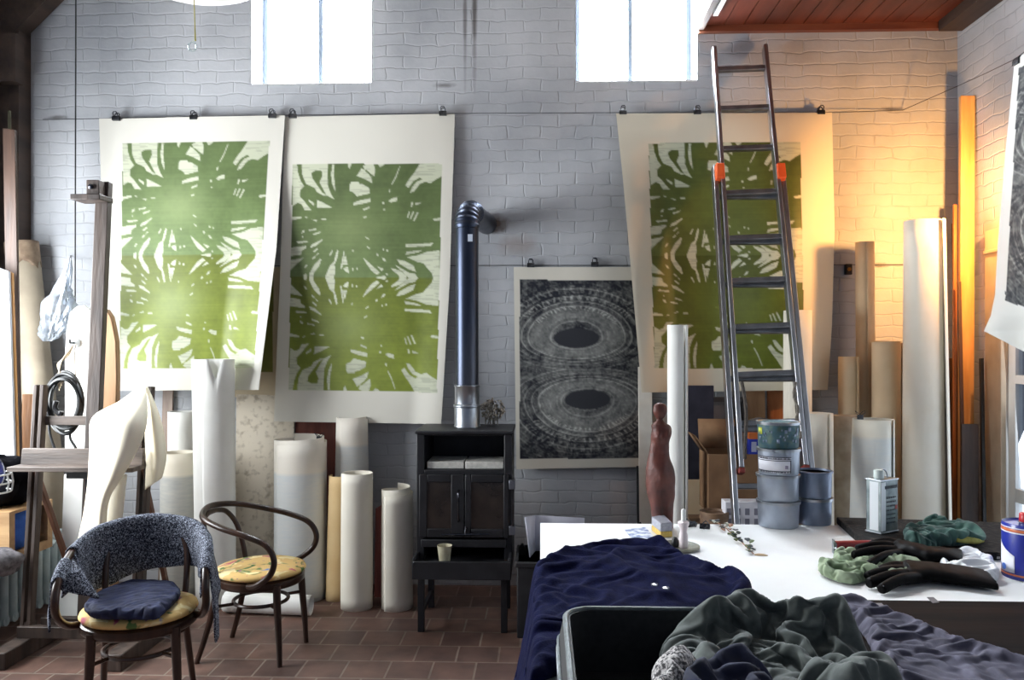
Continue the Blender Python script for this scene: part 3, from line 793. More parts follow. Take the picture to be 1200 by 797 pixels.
# cup on the tray
CERAM = mat('stoneware', S(176,168,140), S(200,194,168), scale=25, rough=.6)
c = P(521, 668, 4.52); c.z = tz-.03; 
m = M(); h = .098
m.lathe([(.026,0),(.030,.01),(.041,h),(.043,h+.004),(.039,h+.002),(.028,.014),(0,.012)], c, 24)
tag(m.build('cup', CERAM, smooth=50), 'small beige handleless cup standing on the stove tray', 'cup')
# flue pipe
PIPE = mat('blued_flue_steel', S(52,58,72), S(88,90,98), scale=8, rough=.36, metal=.95, stretch=(1,1,.12), c3=S(66,72,86))
pc = P(547.5, 480, 4.84); pr = .068
r = thing('stovepipe', 'blued steel stovepipe with a ribbed elbow rising from the stove to the wall', 'pipe', (pc.x, pc.y, sz1))
zt = P(547, 268, 4.84).z
m = M(); m.tube([(pc.x,pc.y,sz1+.14), (pc.x,pc.y,zt)], pr, n=32); m.build('pipe', PIPE, r)
m = M(); wl = P(572, 258, YB)
prof = []; k = 15; R_ = .11
dirn = Vector((wl.x-pc.x, wl.y-pc.y, 0)).normalized()
pts, rad = [], []
for i in range(k*2+1):
    a = (PI/2)*i/(k*2)
    pts.append(Vector((pc.x,pc.y,zt)) + dirn*(R_*(1-math.cos(a))) + Vector((0,0,R_*math.sin(a)))); rad.append(pr+.004+(.005 if (i//2) % 2 else 0))
m.tube(pts, rad, n=32); end = pts[-1]
m.tube([end, end+dirn*.10], pr+.002, n=32)
m.tube([end+dirn*.06, Vector((end.x+dirn.x*.4, YB-.003, end.z))], pr, n=32); m.build('elbow', PIPE, r)
m = M(); m.lathe([(pr+.012,0),(pr+.012,.005),(pr+.008,.01),(pr+.008,.115),(pr+.014,.12),(pr+.014,.128),(pr+.006,.135),(pr+.006,.235),(pr+.010,.24),(pr+.010,.247),(pr,.25)], (pc.x,pc.y,sz1), 36); m.build('collar', STEEL, r)
m = M(); q = P(551, 279, 4.84-pr-.002); m.box((q.x-.014,q.y-.004,q.z-.02),(q.x+.014,q.y+.004,q.z+.022)); m.build('sticker', mat('pipe_sticker', S(190,200,214), rough=.5), r)
# dried flower head behind the pipe foot
DRY = mat('dried_flower', S(120,112,100), S(190,182,168), scale=60, rough=.9)
c = P(577, 480, 4.9); m = M()
rr = random.Random(3)
m.tube([Vector((c.x-.03, 4.93, sz1+.006)), Vector((c.x-.01, 4.92, sz1+.05)), c], .004, n=6)
for i in range(150):
    v = Vector((rr.gauss(0,1), rr.gauss(0,1), rr.gauss(0,1))).normalized(); rad = .075*rr.uniform(.7,1)
    p = c + Vector((v.x*rad, v.y*rad*.6, v.z*rad*.85))
    a = v.orthogonal().normalized(); b_ = v.cross(a); s_ = rr.uniform(.008,.016)
    m.add([p+a*s_, p+b_*s_, p-a*s_+v*.006, p-b_*s_, p+v*.012], [(0,1,4),(1,2,4),(2,3,4),(3,0,4),(0,3,2,1)])
for i in range(6):
    q = c + Vector((rr.uniform(-.05,.06), 0, -.05)); m.tube([q, Vector((q.x, 4.91, sz1+.004))], .004, n=5)
tag(m.build('dried_flower_head', DRY, smooth=0), 'dried grey-beige flower head lying on the stove top behind the pipe', 'dried flower')

# ------------------------------------------------------------------ paper rolls
def paper_roll(label, x0, x1, ytop, Y, mt=None, turns=1.5, seam=-70, rtop=1.0, flare=0.0, step=0.0, zfoot=0.0, lean=(0,0), grp='rolled paper standing along the wall', gap=.010, band=None, slant=0.0, name='paper_roll', notch=None, xb=None, flap=0.0):
    """a sheet rolled into a loose tube standing on end; x0..x1 its width in the photo at its top, ytop its upper edge, Y its distance"""
    c = P((x0+x1)/2, ytop, Y); r = (x1-x0)/2*mpp((x0+x1)/2, Y)
    h = c.z - zfoot
    bx = c.x; by = Y
    if xb is not None:
        bx = P(sum(xb)/2, ytop, Y).x; rbot = (xb[1]-xb[0])/2*mpp((x0+x1)/2, Y)
    else: rbot = r
    m = M(); nth = int(56*turns); nz = 14
    s0 = math.radians(seam)
    rd = random.Random(sum(map(ord, label)))
    ph = rd.uniform(0, 6)
    def fn(u, v):
        th = u*turns*2*PI
        rr_ = lerp(rbot, r, v) - gap*th/(2*PI)*(1 if turns > 1 else 0)
        rr_ += flap*r*smst(.14, 0, u) * (1 - .6*v)          # the free outer edge lifts off
        rr_ *= 1 + .012*math.sin(2*th+ph) + .01*math.sin(3*th+ph*2)*v
        hh = h + step*th/(2*PI) + slant*math.cos(th+s0)*r
        if notch and abs(u - notch[0]) < notch[1]: hh -= notch[2]*(1-abs(u-notch[0])/notch[1])
        a = s0 + th
        z = v*hh
        return Vector((lerp(bx, c.x, v) + rr_*math.cos(a) + lean[0]*v, by + rr_*math.sin(a) + lean[1]*v, zfoot + z))
    m.grid(fn, nth, nz)
    o = m.build(name, mt or PAPER, smooth=60, solid=.0022)
    return tag(o, label, 'paper roll', grp)
def bandz(ytop, yb, Y, px, zfoot=0): return P(px, yb, Y).z - zfoot
gl = 'rolled paper standing between the easel and the stove'
gr_ = 'rolled paper standing behind the work table'
BL = S(196,204,206); GB = S(160,166,164)
paper_roll('tallest white roll beyond the draped easel, with a folded-down notch in its rim', 225, 274, 421, 4.95, PAPER_WHITE, seam=-100, turns=1.06, notch=(.10,.045,.13), grp=gl, xb=(230,276), gap=.004)
paper_roll('white roll standing behind, between the draped easel and the notched roll', 197, 233, 482, 5.30, PAPER_WHITE, seam=60, grp=gl)
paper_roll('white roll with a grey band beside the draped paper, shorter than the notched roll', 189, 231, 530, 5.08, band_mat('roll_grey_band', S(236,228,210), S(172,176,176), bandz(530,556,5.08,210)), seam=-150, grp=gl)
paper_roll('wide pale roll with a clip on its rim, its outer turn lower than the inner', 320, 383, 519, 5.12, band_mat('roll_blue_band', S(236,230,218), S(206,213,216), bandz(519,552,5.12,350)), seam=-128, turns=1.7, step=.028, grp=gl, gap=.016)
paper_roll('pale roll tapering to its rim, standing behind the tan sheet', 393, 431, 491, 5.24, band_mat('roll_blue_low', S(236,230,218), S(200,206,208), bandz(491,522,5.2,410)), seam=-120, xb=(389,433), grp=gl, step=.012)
paper_roll('slim cream roll in front of the tan sheet', 400, 438, 554, 4.93, PAPER, seam=120, grp=gl, xb=(399,438))
paper_roll('tan sheet rolled half open behind the slim cream roll', 386, 410, 557, 5.08, PAPER_TAN, turns=.62, seam=150, grp=gl, xb=(382,406))
paper_roll('short cream roll with a stepped rim standing next to the stove', 444, 485, 579, 4.94, PAPER, seam=-122, turns=1.6, step=.035, gap=.018, grp=gl)
# roll lying on the floor
r0 = .062; y_ = 4.78; xa, xb_ = P(262,715,y_).x, P(366,715,y_).x
m = M()
def fn(u, v):
    th = u*1.6*2*PI; rr_ = r0-.007*th/(2*PI); a = 2.2+th
    return Vector((lerp(xa, xb_, v) , y_ + rr_*math.cos(a) - .05*(v-.5), r0+.002 + rr_*math.sin(a)))
m.grid(fn, 80, 12); tag(m.build('paper_roll', PAPER_WHITE, smooth=60, solid=.002), 'paper roll lying on the floor behind the second chair', 'paper roll')
# right-hand group, behind the table
paper_roll('tall white roll standing behind the clay torso, tan on its shaded side', 780, 806, 381, 4.62, PAPER_WHITE, seam=-45, grp=gr_, gap=.02, turns=1.3)
paper_roll('roll whose rim shows between the ladder stile and the hanging print, behind the can stack', 917, 951, 364, 5.10, PAPER, seam=-140, grp=gr_, turns=1.3)
paper_roll('cream roll just beyond the ladder foot and the stacked cans', 943, 975, 484, 4.85, PAPER, seam=-60, grp=gr_, xb=(940,977))
paper_roll('grey-brown roll standing between the cream roll and the clipped white roll', 974, 1008, 487, 4.92, PAPER_GREY, seam=20, grp=gr_)
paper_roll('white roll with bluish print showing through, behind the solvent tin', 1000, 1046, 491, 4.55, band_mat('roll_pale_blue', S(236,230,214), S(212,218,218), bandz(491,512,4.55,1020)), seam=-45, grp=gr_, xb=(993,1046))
paper_roll('tall thin buff roll against the wall, half as wide as the big lamp-lit roll', 1002, 1024, 284, 5.24, PAPER_BUFF, seam=-100, grp=gr_, xb=(1004,1027), turns=1.3)
paper_roll('short buff roll below the dark wall socket', 982, 1006, 418, 5.14, PAPER_BUFF, seam=-60, grp=gr_, turns=1.3)
paper_roll('pale roll half hidden behind the big lamp-lit roll', 1022, 1056, 402, 5.08, PAPER_BUFF, seam=-20, grp=gr_, step=.01)
paper_roll('big lamp-lit cream roll nearest the corner, its free edge flaring at the foot', 1060, 1103, 259, 4.86, PAPER, seam=-62, grp=gr_, xb=(1058,1108), turns=1.35, flap=.42, gap=.006)
# little clips on two rolls
def roll_clip(px, py, Y, lb):
    c = P(px, py, Y); m = M()
    r = thing('wire_clip', lb, 'clip', c - Vector((0,0,.02)))
    m.prism([(-.007,-.022),(.007,-.022),(.004,.002),(-.004,.002)], lambda a, b: c+Vector((-.016,a,b)), lambda a, b: c+Vector((.016,a,b))); m.build('jaw', CLIPM, r)
    for s in (-1,1):
        h = M(); h.tube([c+Vector((-.010,0,0)), c+Vector((s*.022-.006,s*.006,.022)), c+Vector((s*.03,s*.006,.026)), c+Vector((s*.022+.008,s*.006,.015)), c+Vector((.010,0,0))], .002, n=5); h.build('grip', CLIPM, r)
roll_clip(374, 512, 5.20, 'silver clip on the rim of the wide pale roll')
roll_clip(1008, 487, 4.62, 'silver clip on the rim of the white roll behind the solvent tin')

# ------------------------------------------------------------------ boards and frames leaning on the wall
def board(name, label, cat, TL, TR, yb_or_z, Ytop, Ybot, th, mt, BL=None, BR=None, grp=None, bevel=.002):
    """flat panel leaning on the wall: photo corners of its top edge, foot at height z (metres)"""
    z = yb_or_z
    a, b = P(*TL, Ytop), P(*TR, Ytop)
    ca_, cb_ = Vector((a.x, Ybot, z)), Vector((b.x, Ybot, z))
    if BL is not None: ca_.x = P(BL, 500, Ybot).x
    if BR is not None: cb_.x = P(BR, 500, Ybot).x
    n = (b-a).cross(ca_-a).normalized()
    if n.y > 0: n = -n
    m = M(); t_ = n*th
    vs = [a, b, cb_, ca_, a-t_, b-t_, cb_-t_, ca_-t_]
    m.add(vs, [(0,1,2,3),(7,6,5,4),(0,4,5,1),(1,5,6,2),(2,6,7,3),(3,7,4,0)])
    return tag(m.build(name, mt, bevel=bevel), label, cat, grp)
SPOT = mat('spotted_board', S(168,156,138), S(214,204,186), scale=22, rough=.8, lo=.30, hi=.48, detail=9)
board('leaning_board', 'large mould-spotted cream board leaning on the wall under the green prints', 'board', (277,462), (345,464), 0, 5.37, 5.335, .012, SPOT)
board('leaning_board', 'red-brown board leaning on the wall behind the pale rolls', 'board', (346,493), (396,494), 0, 5.38, 5.355, .018, wood('red_brown_board', S(84,40,32), S(122,62,46)), BR=395)
board('leaning_board', 'grey-brown upright batten showing under the easel-side green print', 'batten', (191,440), (203,440), 0, 5.375, 5.30, .02, wood('grey_batten', S(120,102,90), S(150,132,118)))
board('leaning_board', 'narrow dark red board behind the short stepped roll', 'board', (440,596), (466,580), 0, 5.16, 5.12, .012, wood('oxblood', S(74,24,18), S(110,44,30)))
board('leaning_board', 'white-edged canvas stretcher leaning below the black oval print', 'canvas', (748,430), (764,430), 0, 5.20, 5.12, .02, mat('canvas_edge', S(214,208,196), S(226,222,212), scale=10, rough=.8))
board('leaning_board', 'thin black batten beside the white canvas edge', 'batten', (746,546), (751,546), 0, 5.18, 5.10, .015, BLACK)
board('leaning_board', 'cream card leaning low behind the tall white roll', 'board', (804,562), (850,562), 0, 5.0, 4.9, .006, PAPER_BUFF)
# dark canvas in a white frame
r = thing('framed_canvas', 'navy canvas in a thin white frame standing below the ladder-side green print', 'picture', (P(815,560,5.1).x, 5.08, 0))
a0, b0 = P(790,500,5.12), P(830,566,5.12)
m = M(); m.box((a0.x, 5.10, 0.0), (b0.x+.03, 5.115, 1.35)); m.build('canvas', mat('navy_canvas', S(26,28,44), S(40,42,58), scale=10, rough=.8), r)
m = M(); m.box((a0.x, 5.08, 0.70), (b0.x+.03, 5.10, .74)); m.box((b0.x-.0, 5.08, .74), (b0.x+.03, 5.10, .80)); m.build('frame', WHITEP, r)
# glazed dark picture frames and boards under print 3
r = thing('glazed_picture', 'dark glazed picture in a black frame behind the cardboard box', 'picture', (P(838,500,5.25).x, 5.25, 0))
a, b = P(806,440,5.26), P(873,590,5.26)
m = M(); z0, z1, w = .0, 1.27, .03
m.box((a.x,5.22,z0),(a.x+w,5.25,z1)); m.box((b.x-w,5.22,z0),(b.x,5.25,z1)); m.box((a.x+w,5.22,z1-w),(b.x-w,5.25,z1)); m.box((a.x+w,5.22,z0),(b.x-w,5.25,z0+w)); m.box((a.x+w,5.22,.98),(b.x-w,5.25,1.03))
m.build('frame', mat('charcoal_frame', S(44,40,42), S(62,58,58), scale=8, rough=.5), r)
m = M(); m.box((a.x+w,5.235,z0+w),(b.x-w,5.243,z1-w)); m.build('glazing', mat('dark_glazing', S(74,72,74), S(112,108,106), scale=4, rough=.15, spec=.6), r)
board('leaning_board', 'tan board leaning between the ladder stiles under the green print', 'board', (871,440), (896,440), 0, 5.30, 5.2, .015, wood('tan_board', S(160,120,84), S(186,148,108)))
board('leaning_board', 'orange-brown wooden board under the green print by the ladder', 'board', (899,440), (918,440), 0, 5.31, 5.22, .018, wood('orange_board', S(146,88,48), S(176,112,66)))
board('leaning_board', 'white primed board standing behind the ladder foot', 'board', (918,455), (932,455), 0, 5.33, 5.28, .012, PAPER_WHITE)
# hidden bench carrying the box, tin, pouch
BENCHW = wood('bench_wood', S(92,66,46), S(120,90,64), axis='X')
bz = .60
r = thing('low_bench', 'low brown wooden bench behind the work table carrying the cardboard box', 'bench', (P(870,610,4.6).x, 4.6, 0))
bx0, bx1 = P(812,600,4.6).x, P(945,600,4.6).x
m = M(); m.box((bx0, 4.36, bz-.03), (bx1, 4.84, bz)); m.build('bench_top', BENCHW, r, bevel=.004)
for x in (bx0+.05, bx1-.05):
    for y in (4.40, 4.80):
        m = M(); m.box((x-.02,y-.02,0),(x+.02,y+.02,bz-.03)); m.build('leg', BENCHW, r)
# open cardboard box on the bench
CARD = mat('corrugated_card', S(112,82,56), S(134,102,72), scale=8, rough=.85)
r = thing('cardboard_box', 'open brown cardboard box on the bench behind the ladder', 'box', (P(866,600,4.62).x, 4.62, bz))
q0, q1 = P(829,535,4.60), P(893,535,4.60); z1 = P(850,533,4.55).z
y0, y1 = 4.57, 4.83; t = .006
m = M(); m.box((q0.x,y0,bz+.06),(q1.x,y0+t,z1)); m.box((q0.x,y1-t,bz+.06),(q1.x,y1,z1)); m.box((q0.x,y0+t,bz+.06),(q0.x+t,y1-t,z1)); m.box((q1.x-t,y0+t,bz+.06),(q1.x,y1-t,z1)); m.box((q0.x+t,y0+t,bz+.06),(q1.x-t,y1-t,bz+.07))
m.build('carton', CARD, r)
for nm, vs in (('flap', [(q0.x,y1,z1),(q1.x-.08,y1,z1),(q1.x-.08,y1+.05,z1+.17),(q0.x,y1+.05,z1+.17)]), ('flap', [(q0.x,y0,z1),(q0.x,y1,z1),(q0.x-.07,y1-.02,z1+.10),(q0.x-.07,y0+.02,z1+.10)])):
    m = M(); m.add([Vector(v) for v in vs], [(0,1,2,3)]); m.build(nm, CARD, r, solid=.005)
m = M(); m.box((q0.x+.03, y0+.02, bz), (q1.x-.02, y1-.02, bz+.06)); tag(m.build('wooden_block', mat('block_dark_wood', S(50,36,28), S(70,52,40), scale=9, rough=.8), bevel=.004), 'dark wooden block under the cardboard box', 'block')  # mottled dark brown wood all over
# patterned white carton, round wooden tin, pouch, blue packet
CARTON = mat('white_carton', S(214,214,222), S(226,226,232), scale=20, rough=.6)
r = thing('white_carton', 'small white carton with grey window marks in front of the cardboard box', 'box', (P(868,600,4.42).x, 4.42, bz))
a, b = P(851,589,4.42), P(893,612,4.42)
m = M(); m.box((a.x, 4.44, bz), (b.x, 4.54, a.z)); m.build('carton', CARTON, r, bevel=.003)
for i in range(4):
    for k in range(2):
        m = M(); x = lerp(a.x+.02, b.x-.025, i/3); z = bz+.025+k*.055
        m.box((x-.012, 4.4385, z), (x+.012, 4.4405, z+.036)); m.build('printed_mark', mat('carton_mark', S(126,126,140), rough=.7), r)
m = M(); c = P(837, 600, 4.47); c.z = bz
m.lathe([(.075,0),(.075,.055),(.079,.055),(.079,.095),(.070,.095),(.068,.085),(0,.083)], c, 32)
tag(m.build('round_box', wood('round_box_wood', S(96,72,54), S(140,112,86), axis='X'), smooth=50), 'round brown wooden box on the bench beside the white carton', 'box')
m = M(); c = P(900, 500, 5.02)
def fn(u, v):
    a = u*2*PI; w = math.sin(PI*v)**.35
    return Vector((c.x-.145+.25*v, c.y+.05*w*math.sin(a)*.9, c.z-.0+.045*w*math.cos(a)+.015*math.sin(5*v)+.012*noise.noise(Vector((v*6,u*3,1)))))
m.grid(fn, 24, 24, wrapu=True)
tag(m.build('pouch', mat('grey_felt', S(66,66,70), S(92,90,92), scale=14, rough=.9)), 'grey padded pouch lying above the cardboard box', 'pouch')
# shelf the pouch and packet rest on
m = M(); s0, s1 = P(872,512,5.02), P(910,512,5.02); zs = c.z-.047
m.box((s0.x-.02, 4.86, zs-.02), (s1.x, 5.12, zs)); m.box((s0.x-.02, 5.0, 0), (s0.x, 5.12, zs-.02)); m.box((s1.x-.02, 4.86, 0), (s1.x, 5.12, zs-.02))
tag(m.build('narrow_stand', wood('stand_wood', S(74,50,36), S(98,70,50), axis='X')), 'narrow brown stand holding the grey pouch behind the ladder', 'stand')
r = thing('paint_packet', 'small blue and orange packet standing beside the top can of the stack', 'packet', P(883,533,4.66))
a, b = P(877,507,4.66), P(893,533,4.66); zc_ = z1 + 0.0
m = M(); m.box((a.x,4.64,b.z),(b.x,4.70,lerp(b.z,a.z,.72))); m.build('sleeve', mat('packet_blue', S(30,48,160), S(40,60,180), scale=6, rough=.5), r)
m = M(); m.box((a.x,4.64,lerp(b.z,a.z,.72)),(b.x,4.70,a.z)); m.build('cap_end', mat('packet_orange', S(206,110,50), rough=.5), r)
m = M(); m.box((a.x+.012,4.638,lerp(b.z,a.z,.15)),(a.x+.04,4.6405,lerp(b.z,a.z,.6))); m.build('sleeve_label', mat('packet_label', S(176,182,206), rough=.6), r)

# ------------------------------------------------------------------ planks and sticks in the corner, panel on the side wall
def stick(label, a, b, w, th, mt, name='leaning_stick', cat='stick'):
    m = M(); m.bar(a, b, w, th, up=(0,-1,0)); return tag(m.build(name, mt, bevel=.002), label, cat, 'lengths of wood leaning in the corner')
c1 = P(1133,113,5.18); stick('wide pine plank leaning in the corner by the lamp-lit wall', (P(1131,700,5.10).x, 5.10, .003), c1, .085, .03, PINE, 'leaning_plank', 'plank')
DKSTICK = wood('dark_stick', S(60,36,22), S(92,58,34)); ORST = wood('reddish_stick', S(140,78,34), S(176,104,52))
stick('thin reddish lath just before the pine plank', (P(1118,640,5.06).x, 5.06, .003), P(1119,240,5.20), .022, .016, ORST)
stick('thin dark lath against the brick corner, shorter than the reddish one', (P(1125,640,5.18).x, 5.18, .003), P(1117,262,5.36), .018, .016, DKSTICK)
stick('slanting dark lath crossing the foot of the pine plank', (P(1132,640,4.99).x, 4.99, .003), P(1124,330,5.09), .02, .014, DKSTICK)
stick('broad dark board standing low in the corner', (P(1136,640,4.9).x, 4.9, .003), P(1136,497,4.95), .10, .02, wood('black_board', S(40,26,20), S(62,42,32)), 'leaning_plank', 'plank')
stick('black pole leaning beside the broad dark board', (P(1155,640,4.84).x, 4.84, .003), P(1150,420,4.98), .02, .02, BLACK)
stick('brown board behind the big lamp-lit roll', (P(1117,640,5.22).x, 5.22, .003), P(1113,420,5.36), .08, .02, wood('brown_board', S(104,66,38), S(136,92,58)), 'leaning_plank', 'plank')
m = M(); a = PX(1157,271,XR-.03); b = PX(1176,271,XR-.03)
m.box((XR-.045, b.y, .003), (XR-.015, a.y, a.z)); m.box((XR-.055, b.y, a.z-.14), (XR-.045, a.y, a.z-.12))
tag(m.build('wall_panel', mat('beige_panel', S(176,158,136), S(194,178,156), scale=6, rough=.7), bevel=.003), 'beige panel standing against the side wall by the ring-patterned print', 'panel')
# wall socket
r = thing('wall_socket', 'small dark socket on the brick wall beside the thin buff roll', 'socket', P(992,316,YB-.02))
c = P(993,316,YB)
m = M(); m.box((c.x-.022,YB-.03,c.z-.035),(c.x+.022,YB-.001,c.z+.035)); m.build('socket_body', BLACK, r, bevel=.004)
m = M(); m.lathe([(.012,0),(.012,.008),(0,.008)], n=16, m=Matrix.Translation((c.x,YB-.03,c.z)) @ Matrix.Rotation(PI/2,4,'X')); m.build('plug_cap', mat('brass_rim', S(150,110,60), rough=.4, metal=.6), r)

# ------------------------------------------------------------------ ladder (two aluminium sections, leaning)
r = thing('extension_ladder', 'aluminium extension ladder with orange stile guards leaning on the brick wall', 'ladder', (P(880,700,4.1).x, 4.1, 0))
tl, tr = P(836.5,57,5.33), P(896,55,5.33)
bl, br_ = P(868,549,4.40), P(943,546,4.40)
up = (0,-1,.35)
def stile(a, b, off, nm='stile', w=.026, dpt=.062):
    a = Vector(a)+off; b = Vector(b)+off; m = M(); m.bar(a, b, w, dpt, up=(0,-1,.35)); return m.build(nm, ALU, r, bevel=.004)
sl = stile(bl, tl, Vector((0,0,0))); sr = stile(br_, tr, Vector((0,0,0)))
RUNG = mat('rung_aluminium', S(120,122,126), S(144,146,150), scale=12, rough=.42, metal=.9)
for y in (82,128,175,227,280,330,384,440,497):
    # the rung crosses both stiles at photo height y
    f = None
    lo, hi = 0.0, 1.0
    for _ in range(40):
        mid_ = (lo+hi)/2; q = bl.lerp(tl, mid_); py = HPY - FPX*(q.z-EYE)/((q.x*-SA)+(q.y*CA))
        if py > y: lo = mid_
        else: hi = mid_
    f = (lo+hi)/2
    m = M(); m.bar(bl.lerp(tl, f), br_.lerp(tr, f), .034, .030, up=(0,-1,.35)); m.build('rung', RUNG, r, bevel=.005)
RED = mat('red_rubber_foot', S(120,44,36), rough=.6)
for q, e in ((bl, tl), (br_, tr)):
    d = (q-e).normalized(); m = M(); m.bar(q, q+d*.03, .032, .066, up=(0,-1,.35)); m.build('foot_cap', RED, r, bevel=.004)
# outer (lower) section sits just behind
d = (tl-bl).normalized(); nrm_ = Vector((0, d.z, -d.y)).normalized()*.075
wl = Vector((-.038,0,0)); wr = Vector((.038,0,0))
def on(a, e, y):
    lo, hi = -1.0, 1.2
    for _ in range(50):
        k = (lo+hi)/2; q = a.lerp(e, k); py = HPY - FPX*(q.z-EYE)/((q.x*-SA)+(q.y*CA))
        if py > y: lo = k
        else: hi = k
    return a.lerp(e, (lo+hi)/2)
ORANGE = mat('orange_guard', S(232,88,36), S(240,104,46), scale=10, rough=.45)
for a, e, w_ in ((bl, tl, wl), (br_, tr, wr)):
    a2, e2 = a+w_+nrm_*.35, e+w_+nrm_*.35
    top = on(a2, e2, 196); k = -a2.z/(e2.z-a2.z); foot = a2.lerp(e2, k)
    dd_ = (top-foot).normalized()
    m = M(); m.bar(foot+dd_*.012, top, .028, .066, up=(0,-1,.35)); m.build('stile', ALU, r, bevel=.004)
    m = M(); g0 = on(a+w_*.45-nrm_*.1, e+w_*.45-nrm_*.1, 212); g1 = on(a+w_*.45-nrm_*.1, e+w_*.45-nrm_*.1, 195); m.bar(g0, g1, .05, .085, up=(0,-1,.35)); m.build('guard', ORANGE, r, bevel=.005)
    m = M(); m.bar(foot, foot+dd_*.05, .036, .075, up=(0,-1,.35)); m.build('foot_cap', BLACK, r)
a2, e2 = bl+wl+nrm_*.35, tl+wl+nrm_*.35; a3, e3 = br_+wr+nrm_*.35, tr+wr+nrm_*.35
for y in (231, 284, 334, 388, 444, 503, 570, 650):
    m = M(); m.bar(on(a2,e2,y), on(a3,e3,y), .03, .026, up=(0,-1,.35)); m.build('rung', RUNG, r, bevel=.005)
# pull rope tied along the lower stile
m = M(); pts = [on(br_+Vector((-.03,-.05,0)), tr+Vector((-.03,-.05,0)), y) + Vector((.008*math.sin(y*.2), 0, 0)) for y in range(448, 520, 6)]
m.tube(pts, .008, n=6); m.build('rope', mat('grey_rope', S(96,90,82), S(130,124,114), scale=80, rough=.9), r)
m = M(); pts = [on(bl+Vector((.03,-.03,0)), tl+Vector((.03,-.03,0)), y) + Vector((.012*math.sin((y-448)*.05), 0, 0)) for y in range(448, 540, 6)]
m.tube(pts, .010, n=6); m.build('strap', mat('dark_strap', S(66,60,56), S(90,84,78), scale=60, rough=.9), r)
# ------------------------------------------------------------------ easel
ex, ey = -2.37, 4.20
r = thing('studio_easel', 'heavy grey-brown wooden studio easel with a tall mast and picture tray', 'easel', (ex, ey, 0))
EW = DARKWOOD; EL = wood('easel_tray_wood', S(60,50,45), S(106,94,86), axis='X', scale=26)
# mast
mt0 = Vector((ex-.02, ey-.02, .12)); mt1 = Vector((ex-.005, ey+.14, P(111,214,4.34).z))
m = M(); m.bar(mt0, mt1, .072, .045, up=(0,-1,0)); m.build('mast', EW, r, bevel=.004)
c = P(110, 232, 4.30); m = M(); m.box((c.x-.085, 4.22, c.z-.022), (c.x+.075, 4.36, c.z+.008)); ck = m.build('clamp', EW, r, bevel=.004)
c2 = P(112, 220, 4.28); m = M(); m.box((c2.x-.035, 4.25, c.z+.008), (c2.x+.035, 4.31, P(112,212,4.28).z)); m.build('clamp_block', EW, ck, bevel=.004)
m = M(); m.lathe([(.012,0),(.014,.012),(.0,.016)], n=12, m=Matrix.Translation((c2.x-.005,4.25,c.z+.05)) @ Matrix.Rotation(PI/2,4,'X')); m.build('clamp_screw', HANDLE, ck)
# paint marks on the mast are bands of white
for y in (329, 372, 376):
    q = P(107, y, 4.19)
# side posts, crossbars, braces, sleds
pxl, pxr = P(40,600,ey).x, P(167,600,ey).x
for x, ztop in ((pxl, P(44,451,4.24).z), (pxr, P(167,453,4.24).z)):
    for k in (-1, 1):
        m = M(); m.bar((x+k*.018, ey-.06, .10), (x+k*.018+.012, ey+.04, ztop), .02, .045, up=(0,-1,0)); m.build('post', EW, r, bevel=.003)
    m = M(); m.bar((x-.0, ey-.02, 1.0), (x+.05*(1 if x<ex else -.3), ey+.34, .16), .024, .03, up=(0,-1,0)); m.build('brace', wood('brace_wood', S(92,60,44), S(120,82,62)), r, bevel=.003)
    m = M(); m.box((x-.045, ey-.30, .0), (x+.045, ey+.36, .085)); m.build('sled', EW, r, bevel=.006)
    m = M(); m.bar((x, ey-.05, .085), (x, ey-.05, .16), .06, .05, up=(0,-1,0)); m.build('post_foot', EW, r)
z = P(70,493,4.24).z
m = M(); m.box((pxl-.02, 4.235, z-.024), (pxr+.02, 4.26, z+.024)); m.build('crossbar', EL, r, bevel=.003)
m = M(); m.box((pxl-.03, ey-.10, .085), (pxr+.03, ey-.06, .145)); m.build('crossbar', EW, r, bevel=.004)
m = M(); m.box((pxl-.03, ey+.10, .085), (pxr+.03, ey+.14, .125)); m.build('crossbar', EW, r, bevel=.004)
# tray: back board and ledge
zl = P(60,548,4.06).z; zt_ = P(60,525,4.14).z
xa, xb_ = P(28,540,4.13).x, P(170,540,4.13).x
m = M(); m.add([Vector(v) for v in ((xa,4.10,zl),(xb_,4.10,zl),(xb_,4.115,zt_),(xa,4.115,zt_),(xa,4.125,zl),(xb_,4.125,zl),(xb_,4.14,zt_),(xa,4.14,zt_))], [(0,1,2,3),(7,6,5,4),(0,4,5,1),(1,5,6,2),(2,6,7,3),(3,7,4,0)])
tr_ = m.build('tray_back', EL, r, bevel=.003)
m = M(); xl_ = P(15,548,4.05).x; m.box((xl_, 4.0, zl-.014), (xb_, 4.13, zl+.010)); m.build('tray_ledge', EL, r, bevel=.003)
m = M(); m.box((ex-.10, 4.14, zl-.07), (ex+.10, 4.19, zl-.035)); m.build('tray_bracket', BLACK, r, bevel=.003)
m = M(); q = P(102,485,4.10); m.tube([(ex+.02,4.12,zl-.07),(ex+.02,4.13,.35)], .006, n=6); m.build('height_rod', HANDLE, r)
